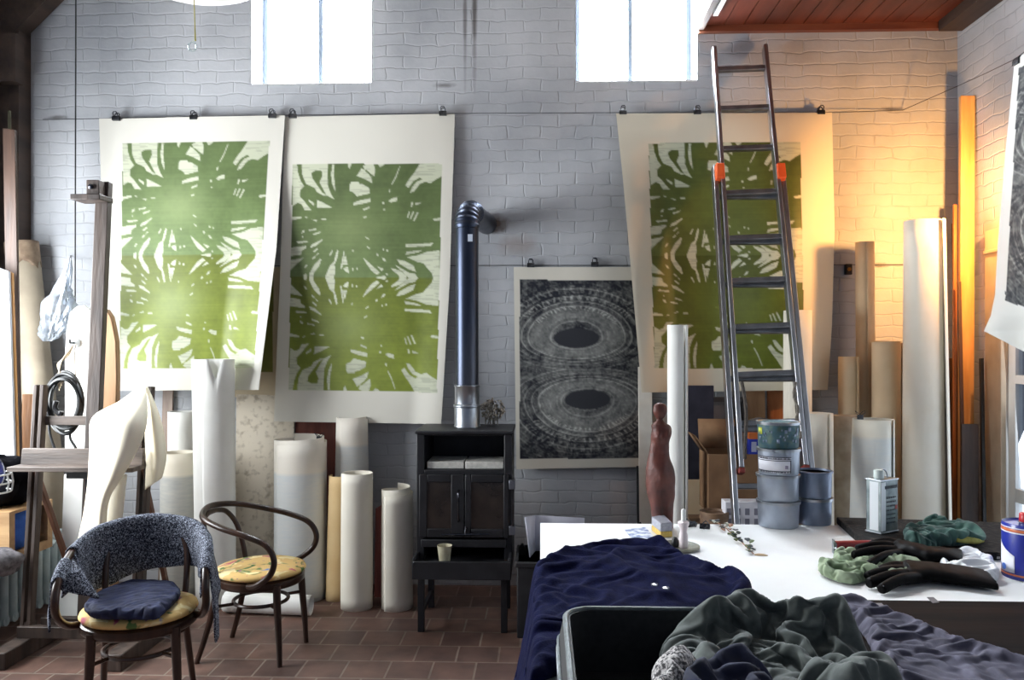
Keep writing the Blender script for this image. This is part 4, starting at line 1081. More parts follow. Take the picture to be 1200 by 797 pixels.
# paper draped over the right-hand post
SH = attr_mat('draped_paper', rough=.6, spec=.3)
DRP = mat('draped_paper_cream', S(242,232,206), S(246,238,216), scale=4, rough=.55, spec=.3)
r = thing('draped_paper', 'large cream sheet of paper slung over the easel post and curling to both sides', 'paper', P(140,640,4.0))
m = M()
Lc = [(166,451,4.16),(140,470,4.06),(108,489,3.98),(105,520,3.98),(103,560,3.99),(98,600,4.00),(90,640,4.02),(82,690,4.05)]
Rc = [(171,453,4.13),(173,478,4.05),(171,503,4.0),(160,530,3.98),(144,558,3.97),(128,586,3.98),(125,625,4.0),(128,690,4.02)]
def poly(curve, t):
    k = t*(len(curve)-1); i = min(int(k), len(curve)-2); f = k-i
    a, b = curve[i], curve[i+1]; return tuple(lerp(a[j], b[j], f) for j in range(3))
def smooth_curve(c): return [tuple(v) for v in cat_rom(c, 6)]
Ls, Rs = smooth_curve(Lc), smooth_curve(Rc)
def fn(u, v):
    a, b = poly(Ls, v), poly(Rs, v)
    x = lerp(a[0], b[0], u); y = lerp(a[1], b[1], u); d = lerp(a[2], b[2], u) - .07*math.sin(PI*u**1.6)*smst(0,.3,v)*(1-.4*smst(.6,1,v))
    d += .012*math.sin(9*u+4*v)*smst(.5,1,v)
    return P(x, y, d)
m.grid(fn, 26, 44); m.build('front_flap', DRP, r, smooth=180, solid=.0015)
m = M()
Lc2 = [(170,453,4.16),(171,480,4.17),(170,510,4.18),(171,540,4.18),(170,574,4.17)]
Rc2 = [(173,453,4.18),(184,478,4.22),(192,505,4.24),(195,535,4.22),(190,560,4.18)]
Ls2, Rs2 = smooth_curve(Lc2), smooth_curve(Rc2)
def fn(u, v):
    a, b = poly(Ls2, v), poly(Rs2, v)
    return P(lerp(a[0],b[0],u), lerp(a[1],b[1],u), lerp(a[2],b[2],u) - .07*math.sin(PI*u)*smst(0,.3,v))
m.grid(fn, 16, 26); m.build('back_flap', DRP, r, smooth=180, solid=.0015)
# a narrower curled end of the sheet below the front flap
m = M()
def fn(u, v):
    a = lerp(-1.1, 1.4, u); w = lerp(19, 15, v)
    return P(134 + w*math.sin(a)*.8 - 8*v, lerp(556, 660, v), 4.10 - .04*math.cos(a))
m.grid(fn, 18, 14); m.build('rolled_end', PAPER, r, smooth=180, solid=.0015)
# white foam board behind the easel
board('foam_board', 'white foam board standing on edge behind the easel tray', 'board', (75,556), (100,556), 0, 4.50, 4.44, .012, PAPER_WHITE)
# waney-edged slab
BARKW = mat('waney_slab_wood', S(140,104,70), S(178,140,102), scale=7, rough=.65, bump=.2, bscale=30, stretch=(1,1,.2))
m = M(); yb_ = 4.52
ou = [(113,640),(112,520),(112,440),(113,400),(114,376),(118,364),(124,362),(130,371),(133,384),(136,400),(137,440),(136,490),(135,560),(135,640)]
m.prism(ou, lambda x, y: P(x, y, yb_) if y < 600 else Vector((P(x,600,yb_).x, yb_, .0)), lambda x, y: (P(x, y, yb_) if y < 600 else Vector((P(x,600,yb_).x, yb_, .0))) + Vector((.0,.045,0)))
tag(m.build('waney_plank', BARKW, bevel=.006), 'round-topped waney-edged plank standing behind the easel mast', 'plank')
# hook, string and coiled cable
CABLE = mat('black_cable', S(12,14,15), S(22,25,26), scale=20, rough=.5)
r = thing('coiled_cable', 'coil of black electric cable hung by a pale string from a hook', 'cable', P(76,505,4.6))
rr = random.Random(5)
for i in range(10):
    m = M(); cx, cy = 75+rr.uniform(-2,2), 472+rr.uniform(-3,4); ax, ay = 20+rr.uniform(-4,2), 32+rr.uniform(-5,2); ph = rr.uniform(-.2,.2); d = 4.60-.012*i
    m.tube([P(cx+ax*math.cos(a)*math.cos(ph)-ay*math.sin(a)*math.sin(ph)*.3, cy+ay*math.sin(a)+ax*math.cos(a)*math.sin(ph), d+.015*math.sin(3*a+i)) for a in [2*PI*k/30 for k in range(30)]], .0105, n=7, closed=True)
    m.build('loop', CABLE, r)
m = M(); m.tube(cat_rom([P(58,490,4.52),P(58,505,4.52),P(62,520,4.52),P(70,540,4.52),P(80,560,4.52)],5), .0075, n=7); m.tube(cat_rom([P(86,490,4.55),P(82,512,4.55),P(90,530,4.55),P(80,552,4.55)],5), .0075, n=7); m.build('tail', CABLE, r)
m = M(); m.tube(cat_rom([P(66,470,4.5),P(64,478,4.5),P(70,485,4.5),P(72,482,4.5)],5), .016, n=8); m.build('plug', BLACK, r)
STRING = mat('pale_string', S(196,178,148), S(220,206,180), scale=60, rough=.9)
m = M()
for k in range(4):
    m.tube(cat_rom([P(86,404,4.62), P(80,412+k*2,4.60), P(72-k*1.5,424+k,4.58), P(68+k*2,444,4.55), P(70+k,458-k*3,4.52)], 5), .0035, n=5)
m.build('string', STRING, r)
m = M(); m.tube(cat_rom([P(88,404,4.64), P(87,420,4.6), P(88,440,4.58)],4), .006, n=6); m.build('knot', mat('white_cord', S(232,230,224), rough=.8), r)
# white round-topped board the hook is on
m = M(); yb_ = 4.70
ou = [(76,640),(76,420),(78,385),(82,366),(90,359),(99,358),(106,364),(108,400),(108,640)]
fz = lambda x, y: P(x, y, yb_) if y < 600 else Vector((P(x,600,yb_).x, yb_, 0.0))
r = thing('hook_board', 'white round-topped panel with a hook standing behind the easel mast', 'panel', P(92,600,yb_))
m.prism(ou, fz, lambda x, y: fz(x,y)+Vector((0,.02,0))); m.build('panel', PAPER_WHITE, r, bevel=.003)
m = M(); q = P(89,402,yb_); m.lathe([(.028,0),(.030,.012),(.02,.02),(0,.022)], n=20, m=Matrix.Translation(q) @ Matrix.Rotation(PI/2,4,'X')); m.build('hook_plate', mat('hook_plate_white', S(200,206,206), rough=.4), r)
m = M(); m.tube([q+Vector((0,-.02,0)), q+Vector((0,-.06,0)), q+Vector((0,-.065,.02))], .007, n=7); m.build('hook', BLACK, r)
# thin vertical cable and its ceiling run
m = M(); m.tube([P(89,-60,5.2), P(88.5,150,5.2), P(88,361,5.2)], .005, n=6); tag(m.build('hanging_cable', CABLE), 'thin black cable hanging straight down the wall near the easel', 'cable')
# plastic bag on a nail
PLASTIC, nt, b = new_mat('clear_plastic')
b.inputs['Base Color'].default_value = (.86,.92,1,1); b.inputs['Roughness'].default_value = .14; b.inputs['Transmission Weight'].default_value = .55; b.inputs['IOR'].default_value = 1.25
r = thing('plastic_bag', 'crumpled clear plastic bag hanging from a nail above the cable coil', 'bag', P(66,400,4.9))
m = M()
prof = [(82,303,2),(80,318,5),(76,335,9),(71,350,14),(66,368,17),(61,384,16),(58,394,12),(55,400,5)]
ps = cat_rom(prof, 5)
def fn(u, v):
    k = v*(len(ps)-1); i = min(int(k), len(ps)-2); q = ps[i].lerp(ps[i+1], k-i); a = u*2*PI
    n_ = noise.noise(Vector((math.cos(a)*2.2, math.sin(a)*2.2, v*5)))
    n2_ = noise.noise(Vector((math.cos(a)*6, math.sin(a)*6, v*3+7)))
    n3_ = abs(noise.noise(Vector((math.cos(a)*9+v*4, math.sin(a)*9, v*9))))
    rad = q.z*(1.0+.45*n_+.35*n2_-.5*n3_+.1)
    return P(q.x+rad*math.cos(a)+rad*.35*(v-.5), q.y+.2*rad*math.sin(a)*0, 4.92 + .004*rad*math.sin(a)*1.3)
m.grid(fn, 60, 46, wrapu=True); m.build('sack', PLASTIC, r, smooth=60)
m = M(); q = P(83,300,YB); m.tube([Vector((q.x,YB-.002,q.z)), P(83,302,4.92)], .004, n=6); m.build('nail', CLIPM, r)
# cardboard tube leaning in the corner
TUBEC = mat('buff_tube', S(160,148,130), S(178,166,146), scale=5, rough=.75)
r = thing('cardboard_tube', 'thick buff cardboard tube with a torn brown end leaning in the dark corner', 'tube', P(62,690,5.0))
a = P(26,292,5.28); b_ = P(56,560,5.27); k = a.z/(a.z-b_.z); foot = a.lerp(b_, k); foot.z = .012
rad = 17.5*mpp(30,5.1)
m = M(); m.tube([foot, a.lerp(foot,.02)], rad, n=32, caps=False); m.build('tube_wall', TUBEC, r, solid=.006)
m = M(); top = a + (a-foot).normalized()*.0
d_ = (a-foot).normalized(); n0 = d_.orthogonal().normalized(); n1_ = d_.cross(n0)
def fn(u, v):
    an = u*2*PI; jag = .045*noise.noise(Vector((math.cos(an)*2, math.sin(an)*2, 3)))+.03*noise.noise(Vector((math.cos(an)*7, math.sin(an)*7, 1)))
    return a - d_*(.10 + (jag*1.6 if v < .5 else 0))*(1-v) + d_*(.045+.01*jag)*v + (n0*math.cos(an)+n1_*math.sin(an))*(rad*1.045)
m.grid(fn, 48, 8, wrapu=True); m.build('torn_wrap', mat('torn_brown_paper', S(120,100,82), S(156,136,114), scale=14, rough=.85), r, solid=.004)
# white panels with timber edges, board, dark laths at the far left
board('canvas_panel', 'white canvas panel with a pale wooden edge standing at the frame edge by the radiator', 'panel', (-40,300), (10,318), .43, 4.70, 4.66, .02, mat('canvas_white', S(190,192,200), S(204,206,212), scale=6, rough=.8), BR=20)
board('leaning_board', 'pale pine lath edging the white canvas panel', 'batten', (10,318), (14,320), .43, 4.735, 4.695, .02, PINE, BL=20, BR=24)
board('leaning_board', 'dark brown upright board beside the pale lath', 'board', (3,150), (17,152), .43, 4.80, 4.78, .02, wood('umber_board', S(52,36,28), S(80,56,42)), BL=12, BR=26)
board('leaning_board', 'orange-brown board standing low behind the easel post', 'board', (26,462), (42,462), .43, 4.90, 4.87, .02, wood('ochre_board', S(128,84,46), S(160,110,64)))
m = M(); m.tube([P(11,130,5.22), P(13,300,5.22), P(14,560,5.2)], .010, n=8); tag(m.build('wall_conduit', mat('olive_conduit', S(70,70,52), S(96,94,72), scale=8, rough=.6)), 'thin olive conduit running down the dark corner post', 'pipe')
# radiator: cast-iron columns
RADM = mat('radiator_paint', S(150,166,170), S(170,184,186), scale=12, rough=.45)
r = thing('radiator', 'grey-blue cast-iron column radiator under the crate', 'radiator', (-3.10, 4.45, 0))
n = 20; ys = [3.60 + i*.0755 for i in range(n)]
zr = .43
for i, y in enumerate(ys):
    m = M()
    for x in (-3.15, -3.05, -2.95):
        m.tube([(x,y,.07),(x,y,.10),(x,y,zr-.05),(x,y,zr-.02)], [.020,.026,.026,.020], n=10)
    m.tube([(-3.17,y,zr-.035),(-3.11,y,zr-.02),(-2.99,y,zr-.02),(-2.93,y,zr-.035)], [.024,.03,.03,.024], n=10)
    m.tube([(-3.17,y,.085),(-2.93,y,.085)], .028, n=10)
    m.build('column', RADM, r, smooth=60)
for y in (ys[0], ys[-1]):
    m = M(); m.box((-3.15,y-.025,0),(-2.95,y+.025,.07)); m.build('foot', RADM, r, bevel=.006)
# wooden crate with a blue cloth on the radiator
CRW = wood('crate_wood', S(160,124,84), S(190,154,110), axis='X')
cx0, cx1 = -3.28, P(54,640,4.52).x; cy0, cy1 = 4.20, 4.58; cz0 = zr+.012; cz1 = P(20,594,4.35).z
r = thing('wooden_crate', 'open pale wooden crate on the radiator with a blue cloth inside', 'crate', ((cx0+cx1)/2, (cy0+cy1)/2, cz0)); t = .016
m = M(); m.box((cx0,cy0,cz0),(cx1,cy1,cz0+t)); m.build('base', CRW, r)
m = M(); m.box((cx0,cy0,cz1-t),(cx1,cy1,cz1)); m.build('top', CRW, r)
for y in (cy0, cy1-t):
    m = M(); m.box((cx0,y,cz0+t),(cx1,y+t,cz1-t)); m.build('side', CRW, r)
m = M(); m.box((cx0,cy0+t,cz0+t),(cx0+t,cy1-t,cz1-t)); m.build('back', CRW, r)
m = M(); m.box((cx1-.02,cy0+t,cz0+t),(cx1,cy0+t+.03,cz1-t)); m.box((cx1-.02,cy1-t-.03,cz0+t),(cx1,cy1-t,cz1-t)); m.box((cx1-.02,cy0+t+.03,cz0+t),(cx1,cy1-t-.03,cz0+t+.03)); m.build('front_frame', CRW, r)
BLUEC = mat('blue_cloth', S(36,84,176), S(56,108,200), scale=10, rough=.8, bump=.3)
m = M()
def fn(u, v):
    a = u*2*PI; b = (v-.5)*PI; k = 1+.25*noise.noise(Vector((math.cos(a)*2, math.sin(a)*2, v*4)))
    return Vector((cx1-.10+.07*math.cos(b)*math.cos(a)*k, (cy0+cy1)/2+.13*math.cos(b)*math.sin(a)*k, cz0+t+.035+.095+.13*math.sin(b)*.95))
m.grid(fn, 32, 20, wrapu=True); tag(m.build('blue_cloth', BLUEC), 'bright blue cloth stuffed inside the wooden crate', 'cloth')
# black bag on the crate and white-caged helmet on it
BLKC = mat('black_cloth', S(10,10,13), S(18,18,22), scale=8, rough=.95, spec=.05)
bc = Vector(((cx0+cx1)/2+.02, 4.38, cz1+.001))
m = M()
def fn(u, v):
    a = u*2*PI; b = (v-.5)*PI; k = 1+.34*noise.noise(Vector((math.cos(a)*1.6, math.sin(a)*1.6, v*3)))+.16*noise.noise(Vector((math.cos(a)*5, math.sin(a)*5, v*7)))
    z = max(-.0, .11+.15*math.sin(b)*k)
    return bc + Vector((.21*math.cos(b)**.7*math.cos(a)*k, .16*math.cos(b)**.7*math.sin(a)*k, z+.002))
m.grid(fn, 40, 22, wrapu=True); tag(m.build('black_bag', BLKC), 'slumped black cloth bag on top of the wooden crate', 'bag')
HB = mat('helmet_blue', S(28,44,120), S(36,54,140), scale=5, rough=.25, coat=.5)
WW = mat('white_wire', S(234,234,232), rough=.35)
hc = P(-26, 556, 4.05)
r = thing('sports_helmet', 'blue sports helmet with a white wire face cage resting against the black bag', 'helmet', hc-Vector((0,0,.13)))
m = M()
def fn(u, v):
    a = u*2*PI; b = lerp(-.75, PI/2, v)
    return hc + Vector((.125*math.cos(b)*math.cos(a), .10*math.cos(b)*math.sin(a), .12*math.sin(b)))
m.grid(fn, 36, 20, wrapu=True); m.build('helmet_shell', HB, r, solid=.006)
m = M()
for k, z in enumerate((.0, -.045, -.09)):
    m.tube([hc+Vector((.145*math.cos(a)+.01, .125*math.sin(a), z)) for a in [lerp(-1.5,1.1,i/14) for i in range(15)]], .0045, n=7)
for a in (-.9,-.5, .0, .5):
    m.tube([hc+Vector((.145*math.cos(a)+.01,.125*math.sin(a),.0)), hc+Vector((.15*math.cos(a)+.012,.13*math.sin(a),-.045)), hc+Vector((.145*math.cos(a)+.01,.125*math.sin(a),-.09))], .0045, n=7)
m.build('face_cage', WW, r)
# grey crumpled cushion on the radiator
m = M(); cc = Vector((P(2,655,4.0).x-.05, 4.0, zr+.012))
def fn(u, v):
    a = u*2*PI; b = (v-.5)*PI; k = 1+.2*noise.noise(Vector((math.cos(a)*2, math.sin(a)*2, v*4)))
    return cc + Vector((.13*math.cos(b)**.6*math.cos(a)*k, .13*math.cos(b)**.6*math.sin(a)*k, max(0,.055+.07*math.sin(b)*k)))
m.grid(fn, 36, 18, wrapu=True); tag(m.build('crumpled_cloth', mat('grey_checked_cloth', S(52,50,54), S(110,106,110), scale=30, rough=.9)), 'crumpled dark grey cloth lying on the radiator in front of the crate', 'cloth')

# ------------------------------------------------------------------ bentwood armchairs
def floral():
    m, nt, b = new_mat('floral_cushion'); L = nt.links.new
    tc = N(nt, 'ShaderNodeTexCoord'); prev = None
    base = N(nt, 'ShaderNodeRGB'); base.outputs[0].default_value = S(214,178,112); prev = base.outputs[0]
    for col, sc_, lo_, off in ((S(84,112,58), 9, .60, 0), (S(186,88,104), 8, .63, 5), (S(64,120,190), 7, .66, 11), (S(236,216,160), 11, .6, 19), (S(150,96,120), 15, .67, 27)):
        mp = N(nt, 'ShaderNodeMapping'); mp.inputs['Location'].default_value = (off, off*.7, off*.3); L(tc.outputs['Object'], mp.inputs[0])
        nz = N(nt, 'ShaderNodeTexNoise'); nz.inputs['Scale'].default_value = sc_; nz.inputs['Detail'].default_value = 2.5; nz.inputs['Distortion'].default_value = .8; L(mp.outputs[0], nz.inputs['Vector'])
        mr = N(nt, 'ShaderNodeMapRange'); mr.inputs['From Min'].default_value = lo_-.02; mr.inputs['From Max'].default_value = lo_+.03; L(nz.outputs['Fac'], mr.inputs['Value'])
        mx = N(nt, 'ShaderNodeMix', data_type='RGBA'); L(mr.outputs[0], mx.inputs[0]); L(prev, mx.inputs[6]); mx.inputs[7].default_value = col; prev = mx.outputs[2]
    L(prev, b.inputs['Base Color']); b.inputs['Roughness'].default_value = .85
    return m
FLORAL = floral()
CANE = mat('cane_seat', S(150,116,70), S(180,146,96), scale=60, rough=.7)
RAIL = [(.225,-.03,.435),(.268,-.10,.455),(.290,-.185,.52),(.292,-.208,.60),(.289,-.16,.675),(.286,-.04,.72),(.264,.11,.755),(.19,.245,.79),(.0,.305,.812)]
RAIL = RAIL + [(-x,y,z) for x,y,z in RAIL[-2::-1]]
RAILS = cat_rom(RAIL, 8)
def make_chair(label, loc, rz):
    r = thing('bentwood_armchair', label, 'chair', loc, rz, 'bentwood armchairs by the easel')
    L_ = lambda m, n, mt, p, **k: m.build(n, mt, p, local=True, **k)
    ring = [(.228*math.cos(a), .222*math.sin(a)+(.012*math.cos(2*a)), .428) for a in [2*PI*i/48 for i in range(48)]]
    m = M()
    def fn(u, v):
        a = u*2*PI; pr_ = [(.195,.402),(.232,.402),(.243,.412),(.243,.442),(.232,.45),(.195,.45),(.195,.402)]
        k = v*(len(pr_)-1); i = min(int(k), len(pr_)-2); f = k-i; rr_ = lerp(pr_[i][0],pr_[i+1][0],f); z = lerp(pr_[i][1],pr_[i+1][1],f)
        return Vector((rr_*math.cos(a), rr_*math.sin(a)*.98, z))
    m.grid(fn, 56, 13, wrapu=True); L_(m, 'seat_ring', BENT, r, smooth=50)
    m = M(); m.lathe([(0,.438),(.197,.438),(.197,.446),(0,.446)], n=40); L_(m, 'cane_panel', CANE, r)
    m = M()
    m.lathe([(.0,.451),(.20,.451),(.236,.458),(.246,.470),(.240,.484),(.20,.495),(.10,.502),(0,.503)], n=48); cu = L_(m, 'cushion', FLORAL, r, smooth=80)
    for s in (-1, 1):
        m = M(); m.tube([(s*.165,-.165,.43),(s*.17,-.172,.30),(s*.178,-.185,.12),(s*.182,-.19,0)], [.021,.020,.0165,.014], n=12); L_(m, 'leg', BENT, r)
        m = M(); m.tube(cat_rom([(s*.165,.175,.46),(s*.17,.18,.36),(s*.185,.22,.18),(s*.20,.275,0)],6), [lerp(.020,.014,i/18) for i in range(19)], n=12); L_(m, 'leg', BENT, r)
    m = M(); m.tube([(.150*math.cos(a), .150*math.sin(a)*.98, .30) for a in [2*PI*i/40 for i in range(40)]], .0105, n=8, closed=True)
    for s in (-1, 1): 
        m.tube([(s*.106,-.104,.30),(s*.166,-.17,.30)], .009, n=6); m.tube([(s*.106,.104,.30),(s*.172,.19,.30)], .009, n=6)
    L_(m, 'stretcher', BENT, r)
    m = M(); m.tube(RAILS, .0165, n=12); L_(m, 'arm_rail', BENT, r)
    m = M(); h = [(.168,.17,.44),(.176,.195,.56),(.172,.235,.68),(.13,.272,.755),(.06,.290,.778),(0,.293,.782)]
    h = h + [(-x,y,z) for x,y,z in h[-2::-1]]
    m.tube(cat_rom(h,6), .0145, n=10); L_(m, 'back_hoop', BENT, r)
    return r
ch1p = P(164, 700, 3.46); CH1 = make_chair('bentwood armchair with jeans on its floral cushion and a tweed jacket over its back', (ch1p.x, 3.46, 0), 0.32)
CH1.scale = (.97,)*3
ch2p = P(306, 700, 4.18); CH2 = make_chair('bentwood armchair with a bare floral cushion standing side-on before the pale rolls', (ch2p.x, 4.18, 0), math.radians(84))
CH2.scale = (.93,)*3
MC1 = Matrix.Translation(Vector((ch1p.x,3.46,0))) @ Matrix.Rotation(.32,4,'Z') @ Matrix.Scale(.97,4)
# ------------------------------------------------------------------ jacket over the first chair
TW, nt, b = new_mat('tweed'); L = nt.links.new
tc = N(nt, 'ShaderNodeTexCoord'); nz = N(nt, 'ShaderNodeTexNoise'); nz.inputs['Scale'].default_value = 170; nz.inputs['Detail'].default_value = 2; nz.inputs['Distortion'].default_value = 1.2
L(tc.outputs['Object'], nz.inputs['Vector'])
rp = N(nt, 'ShaderNodeValToRGB'); L(nz.outputs['Fac'], rp.inputs[0]); rp.color_ramp.elements[0].position = .48; rp.color_ramp.elements[0].color = S(28,30,40); rp.color_ramp.elements[1].position = .66; rp.color_ramp.elements[1].color = S(160,166,180)
L(rp.outputs[0], b.inputs['Base Color']); b.inputs['Roughness'].default_value = .95; b.inputs['Specular IOR Level'].default_value = .1
r = thing('tweed_jacket', 'dark speckled tweed jacket slung over the back and arms of the nearer armchair', 'jacket', (ch1p.x, 3.75, .5))
nR = len(RAILS)
def rail_at(s):
    k = s*(nR-1); i = min(int(k), nR-2); return RAILS[i].lerp(RAILS[i+1], k-i)
def hang(s, d, out, seed):
    """a point of cloth d metres down from the rail; out=+1 outside the chair, -1 inside"""
    p = rail_at(s); n_ = Vector((p.x, p.y*.9, 0)); n_ = n_.normalized() if n_.length > 0 else Vector((0,1,0))
    f = noise.noise(Vector((s*26+seed, d*5, seed)))*.022*smst(.02,.2,d) + math.sin(s*70+seed)*.008*smst(.05,.3,d)
    over = .023
    if d < over: 
        a = (d/over)*PI/2; return p + n_*out*.023*math.sin(a) + Vector((0,0,.023*math.cos(a)))
    return p + n_*(out*(.023+ (.02 if out>0 else -.0)*smst(0,.3,d)) + f) - Vector((0,0,d-over))
# back panel: inside length in front of the chair back, shorter outside
def panel(s0, s1, lin_, lout_, seed, nu=60, nv=44):
    m = M()
    def fn(u, v):
        s = lerp(s0, s1, u); li, lo_ = lin_(u), lout_(u)
        if v < .62: d = li*(1-v/.62); o_ = -1
        else: d = lo_*(v-.62)/.38; o_ = 1
        return MC1 @ hang(s, d, o_, seed)
    m.grid(fn, nu, nv); return m
lin1 = lambda u: np.interp(u, [0,.12,.3,.5,.65,.8,.92,1], [.10,.20,.285,.29,.25,.20,.20,.26]) 
lout1 = lambda u: np.interp(u, [0,.5,1], [.16,.22,.24])
# rail runs from +x arm (s=0) to -x arm (s=1); +x is the picture's right-hand side of this chair
panel(.30, .66, lambda u: float(np.interp(u, [0,.1,.3,.5,.7,.85,1],[.22,.19,.20,.25,.29,.27,.16])), lambda u: .22, 3.1).build('jacket_body', TW, r, smooth=180, solid=.006)
# sleeve over the +x arm hanging outside, a shorter front over the -x arm
panel(.235, .31, lambda u: .12+.10*u, lambda u: float(np.interp(u,[0,.3,1],[.22,.36,.38])), 7.7, 24, 40).build('sleeve', TW, r, smooth=180, solid=.008)
panel(.70, .765, lambda u: .07+.04*math.sin(PI*u), lambda u: .25-.03*u, 9.3, 24, 36).build('sleeve', TW, r, smooth=180, solid=.008)
# the collar slung between the back and the -x arm
m = M()
pA, pB = rail_at(.655), rail_at(.735)
def fn(u, v):
    p = pA.lerp(pB, u); sag = .05*math.sin(PI*u)
    inn = Vector((.06*math.sin(PI*u),-.05*math.sin(PI*u),0))
    w = lerp(.16, .07, u)
    return MC1 @ (p + inn*(1+v*.6) + Vector((.05*v*math.sin(PI*u), -.02*v, .02-sag - w*v - .01*math.sin(8*u))))
m.grid(fn, 24, 14); m.build('collar', TW, r, smooth=180, solid=.007)
# ------------------------------------------------------------------ folded jeans
DENIM = mat('navy_denim', S(11,18,48), S(19,29,66), scale=30, rough=.85, bump=.15, bscale=120)
jp = [(104,712),(108,704),(128,693),(150,687),(170,686),(196,686),(205,690),(206,698),(192,712),(182,719),(160,719),(140,719),(114,718)]
JZ = MC1.translation.z + .501*.97
settle('folded_jeans', 'folded dark blue jeans on the cushion of the nearer armchair', 'jeans', jp, JZ, JZ+.03, .052, .20, DENIM, 17, res=.0075, frames=28, bend=.25, rim=.018, mound=.95)
# ------------------------------------------------------------------ work table
TZ = .80
TX0, TX1, TY0, TY1 = 0.0, 2.45, 1.15, 3.66
TABW = mat('white_table_paper', S(232,232,230), S(240,240,240), scale=3, rough=.55, spec=.3)
TABE = mat('table_edge_wood', S(206,200,190), S(222,216,206), scale=14, rough=.7)
r = thing('work_table', 'long white-topped work table covered with clothes and printing tools', 'table', ((TX0+TX1)/2, (TY0+TY1)/2, 0))
m = M(); m.box((TX0,TY0,TZ-.036),(TX1,TY1,TZ)); m.build('table_top', TABW, r, bevel=.003)
m = M(); m.box((TX0+.06,TY0+.08,TZ-.12),(TX1-.06,TY0+.105,TZ-.036)); m.box((TX0+.06,TY1-.105,TZ-.12),(TX1-.06,TY1-.08,TZ-.036)); m.box((TX0+.06,TY0+.105,TZ-.12),(TX0+.085,TY1-.105,TZ-.036)); m.box((TX1-.085,TY0+.105,TZ-.12),(TX1-.06,TY1-.105,TZ-.036)); m.build('apron', TABE, r)
for x in (TX0+.09, TX1-.09):
    for y in (TY0+.12, TY1-.12):
        m = M(); m.box((x-.03,y-.03,0),(x+.03,y+.03,TZ-.036)); m.build('leg', TABE, r, bevel=.004)
# dark coal box by the stove with the white folded card standing on it
CB = mat('coal_box_paint', S(20,20,24), S(32,32,36), scale=10, rough=.6)
q0, q1 = P(606,657,4.45), P(668,657,4.45)
m = M(); m.box((q0.x,4.42,0.002),(q1.x,4.80,q0.z)); m.box((q0.x-.01,4.41,q0.z-.03),(q1.x+.01,4.81,q0.z)); tag(m.build('coal_box', CB, bevel=.006), 'low black box standing between the stove and the work table', 'box')
WCARD = mat('white_card', S(214,216,230), S(224,226,238), scale=4, rough=.6)
r = thing('white_folder', 'open white card folder standing on the black box beside the stove', 'folder', P(640,640,4.6))
a, b_, c, d_ = P(627,604,4.66), P(685,607,4.66), P(627,664,4.66), P(685,664,4.66)
zb = q0.z
m = M(); m.add([a, b_, Vector((b_.x,b_.y,zb)), Vector((a.x,a.y,zb))], [(0,1,2,3)]); m.build('back_leaf', WCARD, r, solid=.004)
e = P(616,611,4.50); f_ = P(621,640,4.50)
m = M(); m.add([Vector((a.x,a.y,zb)), a, P(615,606,4.52), Vector((P(621,660,4.52).x,4.52,zb))], [(0,1,2,3)]); m.build('side_leaf', WCARD, r, solid=.004)
m = M(); q = P(612,654,4.55); m.lathe([(.02,0),(.022,.01),(.018,.05),(.008,.06),(.008,.07),(0,.07)], (q.x,4.55,zb), 16); tag(m.build('glass_jar', glass_mat('jar_glass', (.8,.85,.9,1)), smooth=50), 'tiny glass jar on the black box by the stove', 'jar')

# ------------------------------------------------------------------ ink cans
CANM = mat('can_tin', S(148,156,170), S(176,184,196), scale=7, rough=.42, metal=.75, bump=.05)
CANP = mat('paint_smeared_tin', S(58,78,66), S(98,116,104), scale=26, rough=.6, metal=.25, c3=S(58,92,104), lo=.3, hi=.7)
CANB = mat('can_tin_bluish', S(112,124,146), S(140,150,170), scale=7, rough=.42, metal=.7)
LABW = mat('can_label', S(232,232,240), rough=.5); INK = mat('label_ink', S(40,42,60), rough=.6); INKG = mat('label_seal', S(150,140,160), rough=.6)
YEL = mat('yellow_sticker', S(190,196,70), rough=.6)
def can(label, c, rad, h, mt, rim=True, lid=True, taper=.93, group=None, open_=False):
    r = thing('ink_can', label, 'can', c, 0, group)
    m = M()
    rb = rad*taper
    pr_ = [(0,.004),(rb-.004,.004),(rb-.002,0),(rb,.004),(rad-.003,h-.012)]
    if open_: pr_ += [(rad-.002,h),(rad-.006,h),(rad-.007,h-.03),(0,h-.03)]
    else: pr_ += [(rad-.003,h-.004),(0,h-.004)]
    m.lathe(pr_, c, 40); m.build('can_body', mt, r, smooth=35)
    m = M()
    if open_: m.lathe([(rad-.005,h-.008),(rad+.002,h-.008),(rad+.003,h),(rad-.005,h+.001),(rad-.005,h-.008)], c, 40); m.build('rim', mt, r, smooth=50)
    else:
        m.lathe([(rad-.003,h-.014),(rad+.002,h-.013),(rad+.003,h-.001),(rad-.004,h),(rad-.010,h-.006),(0,h-.005)], c, 40); m.build('lid', STEEL if mt is not CANP else STEEL, r, smooth=40)
    return r
def on_can(c, rad, taper, h, a0, a1, z0, z1, nm, mt, r, off=.0008):
    m = M(); k = max(2, int((a1-a0)/.06)+1)
    m.grid(lambda u, v: (lambda a, z: Vector((c.x+(lerp(rad*taper,rad-.003,z/h)+off)*math.cos(a), c.y+(lerp(rad*taper,rad-.003,z/h)+off)*math.sin(a), c.z+z)))(lerp(a0,a1,u), lerp(z0,z1,v)), k, 2)
    return m.build(nm, mt, r, smooth=180, solid=.0006)
c1 = PZ(912, 616, TZ); h = .1155; rad = .0925
gcan = 'ink cans stacked on the work table'
